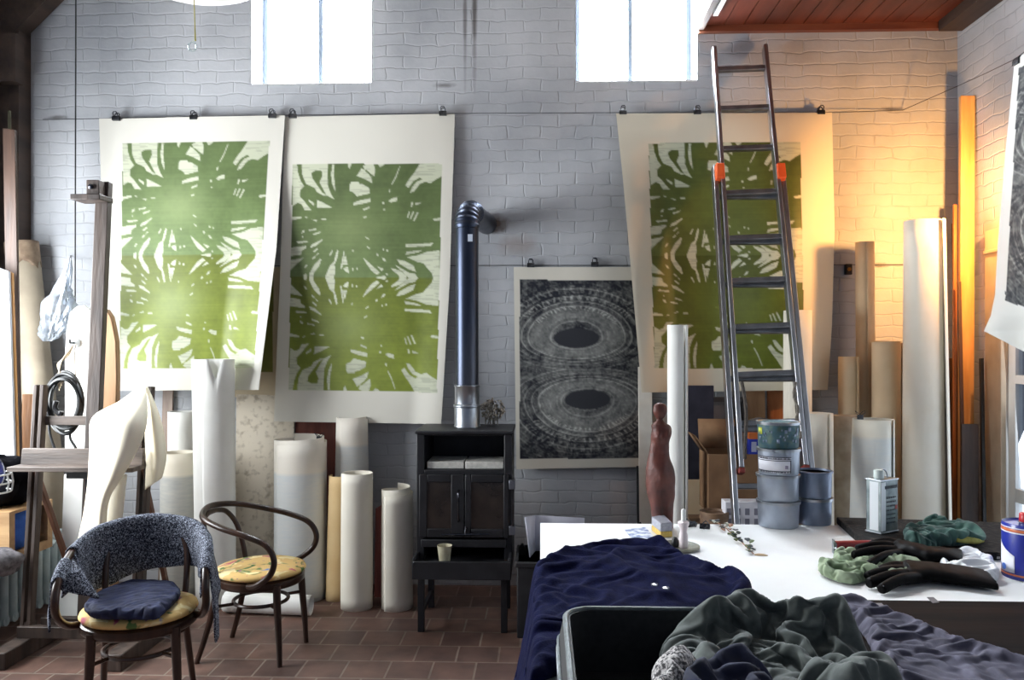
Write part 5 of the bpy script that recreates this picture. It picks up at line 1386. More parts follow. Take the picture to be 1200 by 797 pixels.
for k, (lb, mt) in enumerate((('plain tin ink can at the foot of the four-can stack', CANM), ('plain tin ink can second from the foot of the four-can stack', CANM), ('tin ink can with a white printed label, third up in the four-can stack', CANM), ('paint-smeared tin ink can topping the four-can stack', CANP))):
    c = Vector((c1.x + (.0, -.001, .001, .0)[k], c1.y + (.0,.002,-.002,.001)[k], TZ + .001 + k*(h+.0007)))
    r = can(lb, c, rad, h, mt, group=gcan)
    base = math.atan2(-c.y, -c.x)
    if k == 2:
        lb_ = on_can(c, rad, .93, h, base-1.25, base+.62, .012, .082, 'label', LABW, r)
        for z, w_ in ((.079,.0035),(.071,.0025),(.064,.003),(.018,.003)): on_can(c, rad, .93, h, base-1.25, base+.62, z, z+w_, 'label_rule', INK, r, .0018)
        rr = random.Random(9)
        m_ = M()
        a = base-1.2
        while a < base+.55:
            w_ = rr.uniform(.02,.05)
            for z0, z1 in ((.0735,.0775),(.0125,.019)):
                k2 = rr.uniform(.6,1)
                if rr.random() < .8:
                    q = lambda aa, z: Vector((c.x+(lerp(rad*.93,rad-.003,z/h)+.002)*math.cos(aa), c.y+(lerp(rad*.93,rad-.003,z/h)+.002)*math.sin(aa), c.z+z))
                    m_.add([q(a,z0),q(a+w_*k2,z0),q(a+w_*k2,z1),q(a,z1)], [(0,1,2,3)])
            a += w_*1.25
        m_.build('label_text', INK, r, smooth=0)
        on_can(c, rad, .93, h, base+.30, base+.46, .030, .045, 'seal', INKG, r, .0018)
        on_can(c, rad, .93, h, base+.58, base+.62, .012, .068, 'label_rule', INK, r, .0018)
    if k == 3:
        on_can(c, rad, .93, h, base-1.2, base-.85, .06, .09, 'sticker', YEL, r)
        rr = random.Random(4)
        for i in range(26):
            a = base+rr.uniform(-1.2,1.2); z = rr.uniform(.02,.085); s_ = rr.uniform(.006,.018)
            on_can(c, rad, .93, h, a, a+s_*8, z, z+s_, 'paint_smear', [mat_ for mat_ in SMEARS][i % len(SMEARS)] if 'SMEARS' in globals() else CANB, r, .001+.0001*i)
c2 = PZ(954, 613, TZ); h2, rad2 = .118, .0785
for k, lb in enumerate(('bluish tin ink can under the open one, behind the tall can stack', 'open bluish tin ink can on top of the two-can stack')):
    can(lb, Vector((c2.x, c2.y, TZ+.001+k*(h2+.0007))), rad2, h2, CANB, open_=(k == 1), group=gcan)

# ------------------------------------------------------------------ clay torso
CLAY = mat('red_clay', S(66,31,24), S(98,48,37), scale=16, rough=.55, bump=.35, bscale=34, detail=6)
Yc = 3.575
def cx_(x): return P(x, 500, Yc).x
m = M()
prof = [(612,765,789),(600,763,789),(590,761,790),(575,758,791),(560,757,791),(548,757.5,789),(535,760,785),(525,762,784),(518,763,784),(510,762.5,787),(503,763.5,787),(498.5,763,785),(495,767,779),(491.5,769.5,776.5),(488.5,768,778.5),(483,765.3,781.7),(477,766,781.5),(473.5,768.5,779),(472,772,775)]
ks = []
for y, xa, xb_ in prof:
    z = P(774, y, Yc).z if y < 612 else TZ+.001
    ks.append(((cx_(xa)+cx_(xb_))/2, z, (cx_(xb_)-cx_(xa))/2))
def fn(u, v):
    k = v*(len(ks)-1); i = min(int(k), len(ks)-2); f = k-i
    p0, p1, p2, p3 = ks[max(i-1,0)], ks[i], ks[i+1], ks[min(i+2,len(ks)-1)]
    q = [.5*((2*p1[j])+(p2[j]-p0[j])*f+(2*p0[j]-5*p1[j]+4*p2[j]-p3[j])*f*f+(p3[j]*1-p0[j]-3*p2[j]+3*p1[j])*f**3) for j in range(3)]
    a = u*2*PI; rad = max(.002, q[2]); z = q[1]
    dep = rad*(.78 if z < 1.12 else .72)
    x = q[0]+rad*math.cos(a); y = Yc+dep*math.sin(a)
    fr = max(0, -math.sin(a))
    # breasts, belly, thigh cleft and buttocks modelled on the trunk
    for bx in (-.022, .026):
        y -= .024*math.exp(-(((x-q[0]-bx)/.018)**2+((z-1.205)/.024)**2))*fr
    y -= .012*math.exp(-(((x-q[0])/.04)**2+((z-1.04)/.05)**2))*fr
    y += .014*math.exp(-((x-q[0]-.004)/.010)**2)*smst(1.0,.90,z)*fr
    y += .016*max(0,math.sin(a))*math.exp(-((z-1.0)/.06)**2)
    n_ = noise.noise(Vector((x*30,y*30,z*22)))*.0035
    return Vector((x+n_*math.cos(a), y+n_*math.sin(a), z))
m.grid(fn, 56, 110, wrapu=True)
k = len(m.v); m.f.append(tuple(range(k-56, k))); m.mi.append(0); m.f.append(tuple(range(55,-1,-1))); m.mi.append(0)
tag(m.build('clay_torso', CLAY, smooth=180), 'red-brown clay figure of an armless standing woman on the far edge of the table', 'sculpture')

# ------------------------------------------------------------------ small tools on the table
def flat(label, name, cat, corners, th, mt, zb=TZ+.0006, **k):
    m = M(); ps = [PZ(x, y, zb) for x, y in corners]
    m.prism(list(range(len(ps))), lambda i: ps[i], lambda i: ps[i]+Vector((0,0,th))) if False else None
    n = len(ps); vs = [p.copy() for p in ps]+[p+Vector((0,0,th)) for p in ps]
    m.add(vs, [tuple(range(n-1,-1,-1)), tuple(range(n,2*n))]+[(i,(i+1)%n,n+(i+1)%n,n+i) for i in range(n)])
    return tag(m.build(name, mt, **k), label, cat)
BLUEPR = mat('blue_print', S(120,136,176), S(226,230,240), scale=26, rough=.6, lo=.42, hi=.56, detail=5)
flat('small sheet printed with blue shapes lying beside the sponge', 'printed_sheet', 'paper', [(732,621),(756,618),(769,632),(742,634)], .0012, BLUEPR)
# sponge in two layers
r = thing('sponge_block', 'two-layer sponge block, grey over yellow, beside the clay torso', 'sponge', PZ(776,624,TZ))
q = [PZ(763.5,622,TZ+.001), PZ(774,630.5,TZ+.001), PZ(788,629.5,TZ+.001), PZ(778,619,TZ+.001)]
for nm, z0, z1, mt in (('yellow_layer',.001,.026,mat('sponge_yellow',S(196,164,84),S(214,184,104),scale=90,rough=.9,bump=.3)), ('grey_layer',.026,.062,mat('sponge_grey',S(150,152,162),S(172,172,182),scale=90,rough=.9,bump=.3))):
    m = M(); vs = [Vector((p.x,p.y,TZ+z0)) for p in q]+[Vector((p.x,p.y,TZ+z1)) for p in q]
    m.add(vs, [(3,2,1,0),(4,5,6,7),(0,1,5,4),(1,2,6,5),(2,3,7,6),(3,0,4,7)]); m.build(nm, mt, r, bevel=.004)
# dish lid with small bottle
c = PZ(795, 643, TZ); m = M()
m.lathe([(0,.001),(.074,.001),(.082,.004),(.083,.013),(.076,.016),(.07,.012),(0,.011)], c, 36)
tag(m.build('dish_lid', mat('verdigris_lid', S(88,92,84), S(140,138,122), scale=10, rough=.5)), 'round greenish-grey lid lying flat beside the navy coat', 'lid')
c = PZ(801, 642, TZ+.012); r = thing('squeeze_bottle', 'small white squeeze bottle with a long nozzle standing on the round lid', 'bottle', c)
m = M(); m.lathe([(0,0),(.016,0),(.017,.004),(.017,.05),(.013,.062),(.016,.078),(.022,.092),(.022,.100),(.010,.106),(0,.106)], c, 24); m.build('bottle_body', mat('pinkish_plastic', S(226,212,214), S(232,220,222), rough=.35), r, smooth=50)
m = M(); m.lathe([(.010,.105),(.009,.145),(.006,.150),(0,.150)], c, 16); m.build('nozzle', PAPER_WHITE, r, smooth=50)
m = M(); q = PZ(791,641,TZ+.012); m.lathe([(.012,0),(.016,.01),(.012,.03),(.006,.038),(0,.04)], q, 14); tag(m.build('ink_dabber', BLACK), 'small black knob on the round lid beside the squeeze bottle', 'knob')
for lb, x, y, a in (('bulldog clip lying on the table just behind the squeeze bottle', 810, 617, .4), ('bulldog clip lying on the table nearer the strand of leaves', 826, 619.5, -.3)):
    c = PZ(x, y, TZ+.001); r = thing('bulldog_clip', lb, 'clip', c, a, 'bulldog clips lying on the table')
    R_ = ROOTM[r.name]
    m = M(); m.prism([(-.010,0),(.010,0),(.010,.004),(.0,.022),(-.010,.004)], lambda p, q_: R_@Vector((-.022,p,q_)), lambda p, q_: R_@Vector((.022,p,q_))); m.build('spring', CLIPM, r)
    for s in (-1,1):
        m = M(); m.tube([R_@Vector(v) for v in ((-.014,s*.008,.012),(-.010,s*.03,.018),(0,s*.036,.016+.01*s),(.010,s*.03,.018),(.014,s*.008,.012))], .003, n=6); m.build('grip', CLIPM, r)
# strand of dried leaves
LEAFC = [mat('leaf_%s' % n, S(*a), S(*b), scale=60, rough=.7) for n, a, b in (('olive',(70,84,44),(96,108,62)),('dark',(36,44,50),(60,66,70)),('pale',(176,176,160),(204,202,190)),('rust',(150,110,86),(180,138,110)))]
r = thing('leaf_strand', 'strand of small green and grey dried leaves running across the white table', 'leaf strand', PZ(862,632,TZ))
rr = random.Random(8)
path = [(840,612),(846,616),(852,620),(858,626),(866,632),(872,638),(878,644),(883,649)]
pts3 = [PZ(x,y,TZ+.004) for x,y in path]; cr = cat_rom(pts3, 8)
m = M(); m.tube(cr, .0022, n=5); m.build('stem', LEAFC[3], r)
for i in range(40):
    p = cr[int(i/40*(len(cr)-1))] + Vector((rr.uniform(-.02,.02), rr.uniform(-.015,.015), rr.uniform(.0,.012)))
    a = rr.uniform(0,2*PI); l = rr.uniform(.016,.034); w_ = l*.42
    d = Vector((math.cos(a), math.sin(a), rr.uniform(-.1,.5))).normalized(); s_ = d.cross(Vector((0,0,1))).normalized(); up_ = Vector((0,0,.004))
    k = i/40; ci = (2 if rr.random()<.5 else 1) if k < .25 else (3 if k < .42 and rr.random()<.6 else (0 if rr.random()<.7 else 1))
    m = M(); m.add([p, p+d*l*.35+s_*w_+up_, p+d*l*.35-s_*w_+up_, p+d*l*.75+s_*w_*.7+up_, p+d*l*.75-s_*w_*.7+up_, p+d*l, p+d*l*.4-up_*.6, p+d*l*.75-up_*.3], [(0,1,6),(0,6,2),(1,3,7,6),(6,7,4,2),(3,5,7),(7,5,4)])
    m.build('leaf', LEAFC[ci], r, solid=.0008)
m = M(); a, b = PZ(884,650,TZ+.003), PZ(900,651,TZ+.003); m.tube([a,a.lerp(b,.3),a.lerp(b,.7),b],[.002,.006,.005,.0015],n=8); tag(m.build('wooden_sliver', wood('sliver', S(190,160,124), S(214,188,152), axis='X')), 'pale wooden sliver at the end of the leaf strand', 'sliver')

# inked slab
SLABM = mat('inked_slab', S(24,24,25), S(70,62,54), scale=34, rough=.8, spec=.15, bump=.5, bscale=60, lo=.42, hi=.72, c3=S(36,34,34))
sa_ = math.radians(-7)
sc_ = PZ(980, 614, TZ); R_ = Matrix.Translation(Vector((sc_.x, sc_.y, TZ+.001))) @ Matrix.Rotation(sa_, 4, 'Z')
r = thing('inked_slab', 'ink-caked black slab carrying the solvent tin and the dark green rag', 'slab', (sc_.x, sc_.y, TZ+.001), sa_)
m = M(); m.box((0,-.56,0),(.80,0,.030), R_); m.build('slab', SLABM, r, bevel=.004)
m = M(); rr = random.Random(2)
for i in range(11):
    x = rr.uniform(.06,.74); w_ = rr.uniform(.008,.022); m.box((x,-.5615,.006),(x+w_,-.560,.006+rr.uniform(.008,.017)), R_)
m.build('edge_mark', mat('edge_mark_white', S(176,172,164), S(120,116,110), scale=60, rough=.8), r)
SZ = TZ+.0315
# solvent tin
ct = PZ(1036, 624, SZ); ang = math.radians(33); R_ = Matrix.Translation(Vector((ct.x, ct.y+.02, SZ))) @ Matrix.Rotation(ang, 4, 'Z')
r = thing('solvent_tin', 'rectangular solvent tin with a white cap standing on the inked slab', 'tin', (ct.x, ct.y+.02, SZ), ang)
TINM = mat('worn_tin_print', S(92,104,108), S(140,150,150), scale=16, rough=.4, metal=.5, bump=.1)
hh = .222; wx, wy = .112, .070
m = M(); m.box((-wx/2,-wy/2,0),(wx/2,wy/2,hh), R_); m.build('tin_body', TINM, r, bevel=.004)
m = M()
for z in (0.001, hh-.007):
    m = M(); m.box((-wx/2-.0025,-wy/2-.0025,z),(wx/2+.0025,wy/2+.0025,z+.006), R_); m.build('seam_rim', STEEL, r, bevel=.001)
m = M(); m.box((-wx/2-.0012,-wy/2+.012,.012),(-wx/2-.0004,wy/2-.018,hh-.012), R_); m.box((-wx/2-.0004,-wy/2-.0012,.012),(-wx/2+.028,-wy/2-.0004,hh-.012), R_); m.build('white_panel', mat('tin_white', S(226,232,236), rough=.4), r)
m = M(); rr = random.Random(6)
x = -wx/2+.022
while x < wx/2-.012:
    w_ = rr.uniform(.004,.009); m.box((x,-wy/2-.0019,hh-.040),(x+w_,-wy/2-.0012,hh-.027), R_); x += w_+.003
for i in range(7):
    z = .04+i*.017; x = -wx/2+.034
    while x < wx/2-.02:
        w_ = rr.uniform(.003,.012); m.box((x,-wy/2-.0017,z),(x+w_,-wy/2-.0012,z+.006), R_); x += w_+.004
m.build('lettering', mat('tin_text', S(40,50,60), rough=.5), r)
m = M(); m.box((wx/2-.022,-wy/2-.002,.095),(wx/2-.008,-wy/2-.0012,.112), R_); m.build('red_mark', mat('tin_red', S(150,52,44), rough=.5), r)
m = M(); m.lathe([(.020,hh),(.020,hh+.030),(.017,hh+.034),(0,hh+.034)], n=24, m=R_@Matrix.Translation((-.022,0,0))); m.build('cap', mat('cap_white', S(196,206,202), rough=.4), r, smooth=50)
m = M(); m.tube([R_@Vector((.005+.030*math.cos(a), .0, hh+.034*math.sin(a))) for a in [PI*i/14 for i in range(15)]], .003, n=7); m.build('handle', STEEL, r)

# ------------------------------------------------------------------ soft things
RAGD = mat('dark_green_rag', S(28,58,54), S(62,98,88), scale=9, rough=.85, lo=.4, hi=.6, sheen=.1)
settle('green_rag', 'dark green crumpled rag heaped on the inked slab beside the solvent tin', 'rag', [(1064,638),(1067,627),(1080,621),(1095,618),(1108,620),(1120,624),(1134,628),(1142,634),(1126,638),(1100,639),(1080,641)], SZ+.001, SZ+.01, .035, .85, RAGD, 3, res=.007, frames=34, bend=.08, rim=.03)
m = M(); a, b = PZ(1120,633,SZ+.03), PZ(1152,634,SZ+.014)
m.tube([a, a.lerp(b,.3)+Vector((0,-.01,.004)), a.lerp(b,.7)+Vector((0,-.01,0)), b], [.008,.014,.012,.006], n=10); 
tag(m.build('mustard_cloth', mat('mustard_cloth', S(130,130,56), S(160,156,78), scale=40, rough=.9)), 'small rolled mustard cloth tucked beside the dark green rag', 'cloth')
RAGL = mat('pale_green_rag', S(112,130,100), S(164,176,150), scale=10, rough=.9)
settle('green_rag', 'pale green twisted rag under the black rubber gloves', 'rag', [(962,670),(975,660),(985,652),(1000,648),(1018,655),(1045,660),(1070,668),(1072,676),(1045,680),(1020,678),(1000,683),(978,679)], TZ+.001, TZ+.01, .014, .8, RAGL, 8, res=.006, frames=34, bend=.05, rim=.03)
PLW = mat('white_polythene', S(224,228,230), S(240,242,244), scale=8, rough=.3, spec=.5)
settle('plastic_bag', 'white crumpled polythene bag between the gloves and the blue tin', 'bag', [(1106,664),(1114,656),(1130,651),(1148,655),(1162,663),(1170,674),(1164,681),(1142,678),(1120,671)], TZ+.001, TZ+.01, .022, .75, PLW, 14, res=.007, frames=34, bend=.3, rim=.03)
# black gauntlet gloves: fingers towards the pale rag, cuffs towards the tin
def glove(label, px, seed, rise, lift=0.0):
    r_ = None; m = M()
    (wrx, wry), (cfx, cfy), (hx, hy) = px['wrist'], px['cuff'], px['knuckle']
    w, cf, kn = PZ(wrx,wry,TZ), PZ(cfx,cfy,TZ), PZ(hx,hy,TZ)
    for v_ in (w, cf, kn): v_.z = 0
    ax = (kn-cf).normalized(); sd = Vector((-ax.y, ax.x, 0))
    def loft(a, b, wa, wb, ha, hb, n=18):
        def fn(u, v):
            t = u*2*PI; c = a.lerp(b, v); hw = lerp(wa,wb,v); hh_ = lerp(ha,hb,v)
            nn = noise.noise(Vector((v*4+seed, math.cos(t)*1.5, math.sin(t)*1.5)))*.004
            s_ = math.copysign(abs(math.cos(t))**.7, math.cos(t))
            return c + sd*(hw*s_) + Vector((0,0,TZ+.003+lift+hh_*(1+math.sin(t))/1 + nn + rise*math.sin(PI*v)*.2))
        m.grid(fn, n*2, 14, wrapu=True)
        k = len(m.v); m.f.append(tuple(range(k-n*2,k))); m.mi.append(0); m.f.append(tuple(range(k-14*n*2+n*2-1, k-14*n*2-1, -1))); m.mi.append(0)
    loft(cf, w, px['wc'], px['ww'], .018, .026)
    loft(w.lerp(cf,.04), kn, px['ww'], px['wk'], .026, .027)
    for k, (fx, fy, rad, z1) in enumerate(px['tips']):
        tip = PZ(fx, fy, TZ+z1); t_ = px['off'][k]
        root = kn - ax*.03 + sd*(px['wk']*t_); root.z = TZ+lift+.024
        mid_ = root.lerp(tip, .55); mid_.z = max(root.z, tip.z)+.010
        m.tube(cat_rom([root, mid_, tip, tip+(tip-mid_).normalized()*.008], 6), [rad*1.08]*6+[rad]*6+[rad*.92]*3+[rad*.75]*2+[rad*.5]*2, n=12)
    o = m.build('rubber_glove', mat('glove_rubber', S(6,6,7), S(11,11,12), scale=10, rough=.5, spec=.06), smooth=180, remesh=.005)
    return tag(o, label, 'glove', 'black rubber gloves on the table')
glove('black rubber glove lying beyond its pair, its fingers over the red roller', dict(cuff=(1128,664), wrist=(1085,663), knuckle=(1050,655), wc=.085, ww=.062, wk=.066, off=[.8,.3,-.3,-.8,-1.0],
      tips=[(1018,662,.016,.03),(1002,650,.017,.04),(1006,643,.017,.045),(1022,638,.016,.05),(1052,638,.016,.035)]), 2, .02, lift=.012)
glove('black rubber glove nearest the front edge, cuff spread towards the blue tin', dict(cuff=(1160,686), wrist=(1100,681), knuckle=(1062,679), wc=.11, ww=.078, wk=.080, off=[.75,.25,-.25,-.75,-1.0],
      tips=[(1034,690,.018,.02),(1020,683,.019,.022),(1018,675,.018,.026),(1030,669,.017,.03),(1062,667,.017,.03)]), 7, .01)
# ink roller
r = thing('ink_roller', 'hand ink roller with a dark red rubber barrel lying before the inked slab', 'roller', PZ(1003,648,TZ))
a, b = PZ(979,641,TZ+.026), PZ(1030,640,TZ+.026); a.z = b.z = TZ+.026
m = M(); m.tube([a,b], .023, n=24); m.build('barrel', mat('red_rubber', S(122,22,26), S(146,34,34), scale=10, rough=.35), r, smooth=50)
for q, s in ((a,-1),(b,1)):
    m = M(); d = (b-a).normalized(); m.tube([q+d*s*.001, q+d*s*.005], .019, n=20); m.tube([q+d*s*.008, q+d*s*.008+Vector((.02,-.05,-.008))], .0035, n=7); m.box((q.x+d.x*s*.008-.002,q.y-.01,TZ+.002),(q.x+d.x*s*.008+.002,q.y+.01,TZ+.055)); m.build('side_bracket', STEEL, r)
m = M(); c0 = a+Vector((.012,-.05,-.008)); c1_ = b+Vector((.026,-.05,-.008)); m.tube([c0,c1_], .0035, n=7); mid_ = c0.lerp(c1_,.5); m.tube([mid_, mid_+Vector((.02,-.05,0))], .0045, n=8); m.build('yoke', STEEL, r)
m = M(); m.tube([mid_+Vector((.02,-.05,0)), mid_+Vector((.03,-.08,.002)), mid_+Vector((.05,-.13,.0))], [.010,.013,.012], n=12); m.build('handle', DKSTICK, r)
# blue tin with red cap
c = PZ(1206, 676, TZ); h = .188; rad = .083
r = thing('blue_tin', 'round blue tin with orange bands and a red cap standing by the glazed door side', 'tin', c)
TB = mat('tin_blue', S(28,40,136), S(36,50,156), scale=5, rough=.35, coat=.3)
m = M(); m.lathe([(0,.002),(rad-.004,.002),(rad-.002,0),(rad,.004),(rad,h-.006),(rad-.002,h),(rad-.006,h-.006),(0,h-.006)], c, 48); m.build('tin_body', TB, r, smooth=40)
OB = mat('tin_orange', S(206,112,66), rough=.4); base = math.atan2(-c.y, -c.x)
for z, w_, mt in ((h-.026,.010,OB),(.012,.006,OB),(h-.031,.004,LABW),(h-.014,.003,LABW)):
    m = M(); m.lathe([(rad+.0006,z),(rad+.0010,z+.001),(rad+.0010,z+w_-.001),(rad+.0006,z+w_)], c, 48); m.build('band', mt, r, smooth=60)
m = M()
def fn(u, v):
    a = lerp(base-1.35, base-.52, u); top = lerp(.125, .080, u**.7); z = lerp(.022, top, v); return c+Vector(((rad+.0012)*math.cos(a), (rad+.0012)*math.sin(a), z))
m.grid(fn, 16, 4); m.build('white_field', LABW, r, smooth=180, solid=.0004)
m = M(); m.lathe([(.008,0),(.011,.0005),(.011,.001),(.008,.0015)], n=20, m=Matrix.Translation(c+Vector(((rad+.002)*math.cos(base-1.02),(rad+.002)*math.sin(base-1.02),.038))) @ Matrix.Rotation(base-1.02,4,'Z') @ Matrix.Rotation(PI/2,4,'Y')); m.build('emblem', mat('emblem_blue', S(70,110,190), rough=.4), r)
rr = random.Random(12); m = M()
for row in range(7):
    z = h-.045-row*.016; a = base-.15
    while a < base+.7:
        w_ = rr.uniform(.03,.09)
        q = lambda aa, zz: c+Vector(((rad+.0014)*math.cos(aa),(rad+.0014)*math.sin(aa),zz))
        m.add([q(a,z),q(a+w_,z),q(a+w_,z+.006),q(a,z+.006)], [(0,1,2,3)]); a += w_+.03
m.build('lettering', mat('tin_lettering', S(130,150,210), rough=.5), r, smooth=0)
m = M(); m.lathe([(.020,h-.006),(.022,h+.002),(.017,h+.004),(.017,h+.006)], c+Vector((-.012,.0,0)), 20); m.build('spout_ring', STEEL, r)
m = M(); m.lathe([(.019,h+.004),(.020,h+.008),(.019,h+.030),(.016,h+.033),(0,h+.033)], c+Vector((-.012,.0,0)), 24); m.build('cap', mat('cap_red', S(196,36,44), rough=.4), r, smooth=50)
# dark board at the front of the table
DB = wood('dark_print_board', S(12,10,11), S(34,24,20), axis='X', scale=9, rough=.7, bump=.1); DB.node_tree.nodes['Principled BSDF'].inputs['Specular IOR Level'].default_value = .05
a = PZ(925,702,TZ+.018); b = PZ(1230,697,TZ+.018)
r = thing('dark_board', 'large dark wooden board lying on the front of the table', 'board', (a.x+.7, 1.9, TZ))
m = M(); m.box((a.x, 1.2, TZ+.001), (TX1-.03, a.y, TZ+.018)); m.build('panel', DB, r, bevel=.002)
SCU = mat('scuff_grey', S(84,80,84), S(110,106,110), scale=30, rough=.6)
for cs in ([(1026,707),(1033,707),(1061,733),(1052,735)], [(1086,700),(1094,700),(1101,706),(1093,707)], [(1020,716),(1026,716),(1031,724),(1025,725)], [(985,705),(1012,705),(1013,722),(990,718)]):
    m = M(); ps = [PZ(x,y,TZ+.0182) for x,y in cs]; m.add(ps+[p+Vector((0,0,.0006)) for p in ps], [(3,2,1,0),(4,5,6,7),(0,1,5,4),(1,2,6,5),(2,3,7,6),(3,0,4,7)]); m.build('scuff_mark', SCU, r)

# ------------------------------------------------------------------ navy coat, hanging over the table's left end
NAVY = mat('navy_wool', S(13,15,40), S(18,21,52), scale=30, rough=.95, spec=.05, bump=.2, bscale=160)
ptsC = [PZ(x,y,TZ+.03) for x,y in ((655,654),(690,645),(728,641),(750,640),(772,631),(792,650),(830,678),(868,690),(876,705),(862,722),(800,740),(720,745),(668,775))]
ptsC = [Vector((p.x,p.y,0)) for p in ptsC] + [Vector(v) for v in ((-.10,1.86,0),(-.30,1.95,0),(-.40,2.2,0),(-.34,2.45,0),(-.16,2.66,0),(-.02,2.78,0))]
pc_ = cat_rom(ptsC, 8, closed=True); cenC = Vector((.14,2.36,0))
def drop(x, y, z):
    if x > .01: return Vector((x, y, z))
    d = .01-x; q = min(d, .05)/.05
    return Vector((.01-.03*math.sin(q*PI/2) - .22*max(0,d-.05), y, z-.03*(1-math.cos(q*PI/2)) - max(0,d-.05)*1.0))
pk = PZ(772,636,TZ+.06)
settle('navy_coat', 'navy wool coat spread over the table and hanging down its end near the stove', 'coat', None, TZ+.003, 0, .045, .22, NAVY, 5, res=.015, frames=34, bend=1.2, rim=.06, world_poly=ptsC, solid=.005, dropx=lambda v: drop(v.x, v.y, v.z),
       bumps=((.42,2.50,.25,.06),(.14,2.70,.18,.04),(pk.x,pk.y-.02,.07,.025)))
r = bpy.data.objects['navy_coat']
for x, y in ((767,686),(780,690)):
    m = M(); q = PZ(x, y, TZ+.125); m.lathe([(0,0),(.010,0),(.010,.004),(0,.006)], q, 14); m.build('button', mat('coat_button', S(150,150,160), rough=.25, metal=.7), r)

# ------------------------------------------------------------------ open black suitcase with clothes
CASE = mat('case_nylon', S(18,19,21), S(30,31,34), scale=60, rough=.7); CASEG = mat('case_grey_trim', S(70,78,80), S(98,106,108), scale=40, rough=.6)
X0, X1, Y0, Y1, Z0, Z1 = .055, .53, 1.33, 1.98, TZ+.002, .96
r = thing('open_suitcase', 'open black soft suitcase full of clothes at the front of the table', 'suitcase', ((X0+X1)/2, (Y0+Y1)/2, Z0))
def rrect(x0,x1,y0,y1,rad,n=8):
    out = []
    for cx, cy, a0 in ((x1-rad,y1-rad,0),(x0+rad,y1-rad,PI/2),(x0+rad,y0+rad,PI),(x1-rad,y0+rad,1.5*PI)):
        for i in range(n+1): a = a0+PI/2*i/n; out.append((cx+rad*math.cos(a), cy+rad*math.sin(a)))
    dense = []
    for i, p in enumerate(out):
        q = out[(i+1) % len(out)]; d = math.hypot(q[0]-p[0], q[1]-p[1]); k = max(1, round(d/.03)) if d > .05 else 1
        k = 15 if d > .05 else 1
        dense += [(lerp(p[0],q[0],j/k), lerp(p[1],q[1],j/k)) for j in range(k)]
    return dense
rr_o = rrect(X0,X1,Y0,Y1,.07); rr_i = rrect(X0+.014,X1-.014,Y0+.014,Y1-.014,.06); n = len(rr_o)
m = M(); bul = lambda z: .012*math.sin(PI*(z-Z0)/(Z1-Z0))
zt = lambda x, z: Z0+(z-Z0)*lerp(1.0, .18, smst(.40, .50, x))   # the soft side away from the coat sags under the clothes
rings = [[Vector((x,y,zt(x,z))) for x,y in rrect(X0-bul(z),X1+bul(z),Y0-bul(z),Y1+bul(z),.07)] for z in [lerp(Z0,Z1,i/8) for i in range(9)]]
rings += [[Vector((x,y,zt(x,Z1))) for x,y in rr_i], [Vector((x,y,Z0+.008)) for x,y in rr_i]]
vs = [v for q in rings for v in q]; fs = []
for k in range(len(rings)-1):
    for i in range(n): fs.append((k*n+i, k*n+(i+1)%n, (k+1)*n+(i+1)%n, (k+1)*n+i))
fs.append(tuple(range(n-1,-1,-1))); fs.append(tuple((len(rings)-1)*n+i for i in range(n)))
m.add(vs, fs); m.build('case_shell', CASE, r, smooth=60)
m = M(); m.tube([Vector((x,y,zt(x,Z1))) for x,y in rrect(X0+.004,X1-.004,Y0+.004,Y1-.004,.068)], .007, n=8, closed=True); m.build('piping', CASEG, r)
for z in (.86, .885, .905):
    m = M(); m.tube([Vector((x,y,zt(x,z))) for x,y in rrect(X0-.013,X1+.013,Y0-.013,Y1+.013,.075)], .004 if z != .885 else .006, n=6, closed=True); m.build('zip', CASEG if z != .885 else STEEL, r)
m = M(); m.box((X0-.018,1.62,.84),(X0-.008,1.74,.90)); m.build('side_tab', CASEG, r, bevel=.003)
OLIVE = mat('grey_olive_cloth', S(62,68,66), S(84,90,86), scale=26, rough=.9, sheen=.1)
settle('grey_garment', 'crumpled grey-green garment piled in the open suitcase', 'garment', [(786,752),(788,730),(800,718),(822,714),(862,711),(885,709),(905,714),(935,718),(958,714),(978,720),(992,735),(1003,755),(1012,778),(1014,800),(1000,812),(960,806),(925,795),(895,776),(850,774),(815,776),(795,770)], TZ+.02, .985, .122, .95, OLIVE, 21, res=.0075, frames=42, bend=.04, rim=.045, bumps=((.45,1.80,.10,.012),))
TWL = mat('speckled_knit', S(60,58,60), S(190,186,184), scale=150, rough=.95, lo=.42, hi=.58)
settle('knit_garment', 'black and white speckled knit poking out of the suitcase', 'garment', [(758,795),(770,768),(796,756),(812,760),(818,776),(808,800),(796,825),(768,838),(752,815)], .945, 1.0, .075, .3, TWL, 31, res=.009, frames=26, rim=.04)
settle('navy_garment', 'navy crumpled garment in front of the grey-green one', 'garment', [(806,800),(822,774),(850,763),(880,762),(905,774),(920,795),(930,812),(922,840),(880,850),(825,845)], .93, 1.01, .06, .7, mat('navy_knit', S(14,18,38), S(24,30,58), scale=24, rough=.9), 41, res=.009, frames=30, rim=.04, bend=.12)
settle('grey_trousers', 'grey-violet trousers thrown over the dark board beside the suitcase', 'trousers', [(968,716),(990,706),(1020,712),(1062,730),(1110,752),(1160,772),(1230,800),(1240,840),(1150,850),(1065,850),(1042,815),(1030,780),(1008,738)], TZ+.019, TZ+.03, .024, .38, mat('grey_violet_cloth', S(64,62,76), S(88,86,102), scale=22, rough=.9), 51, res=.010, frames=36, bend=.25, rim=.04)
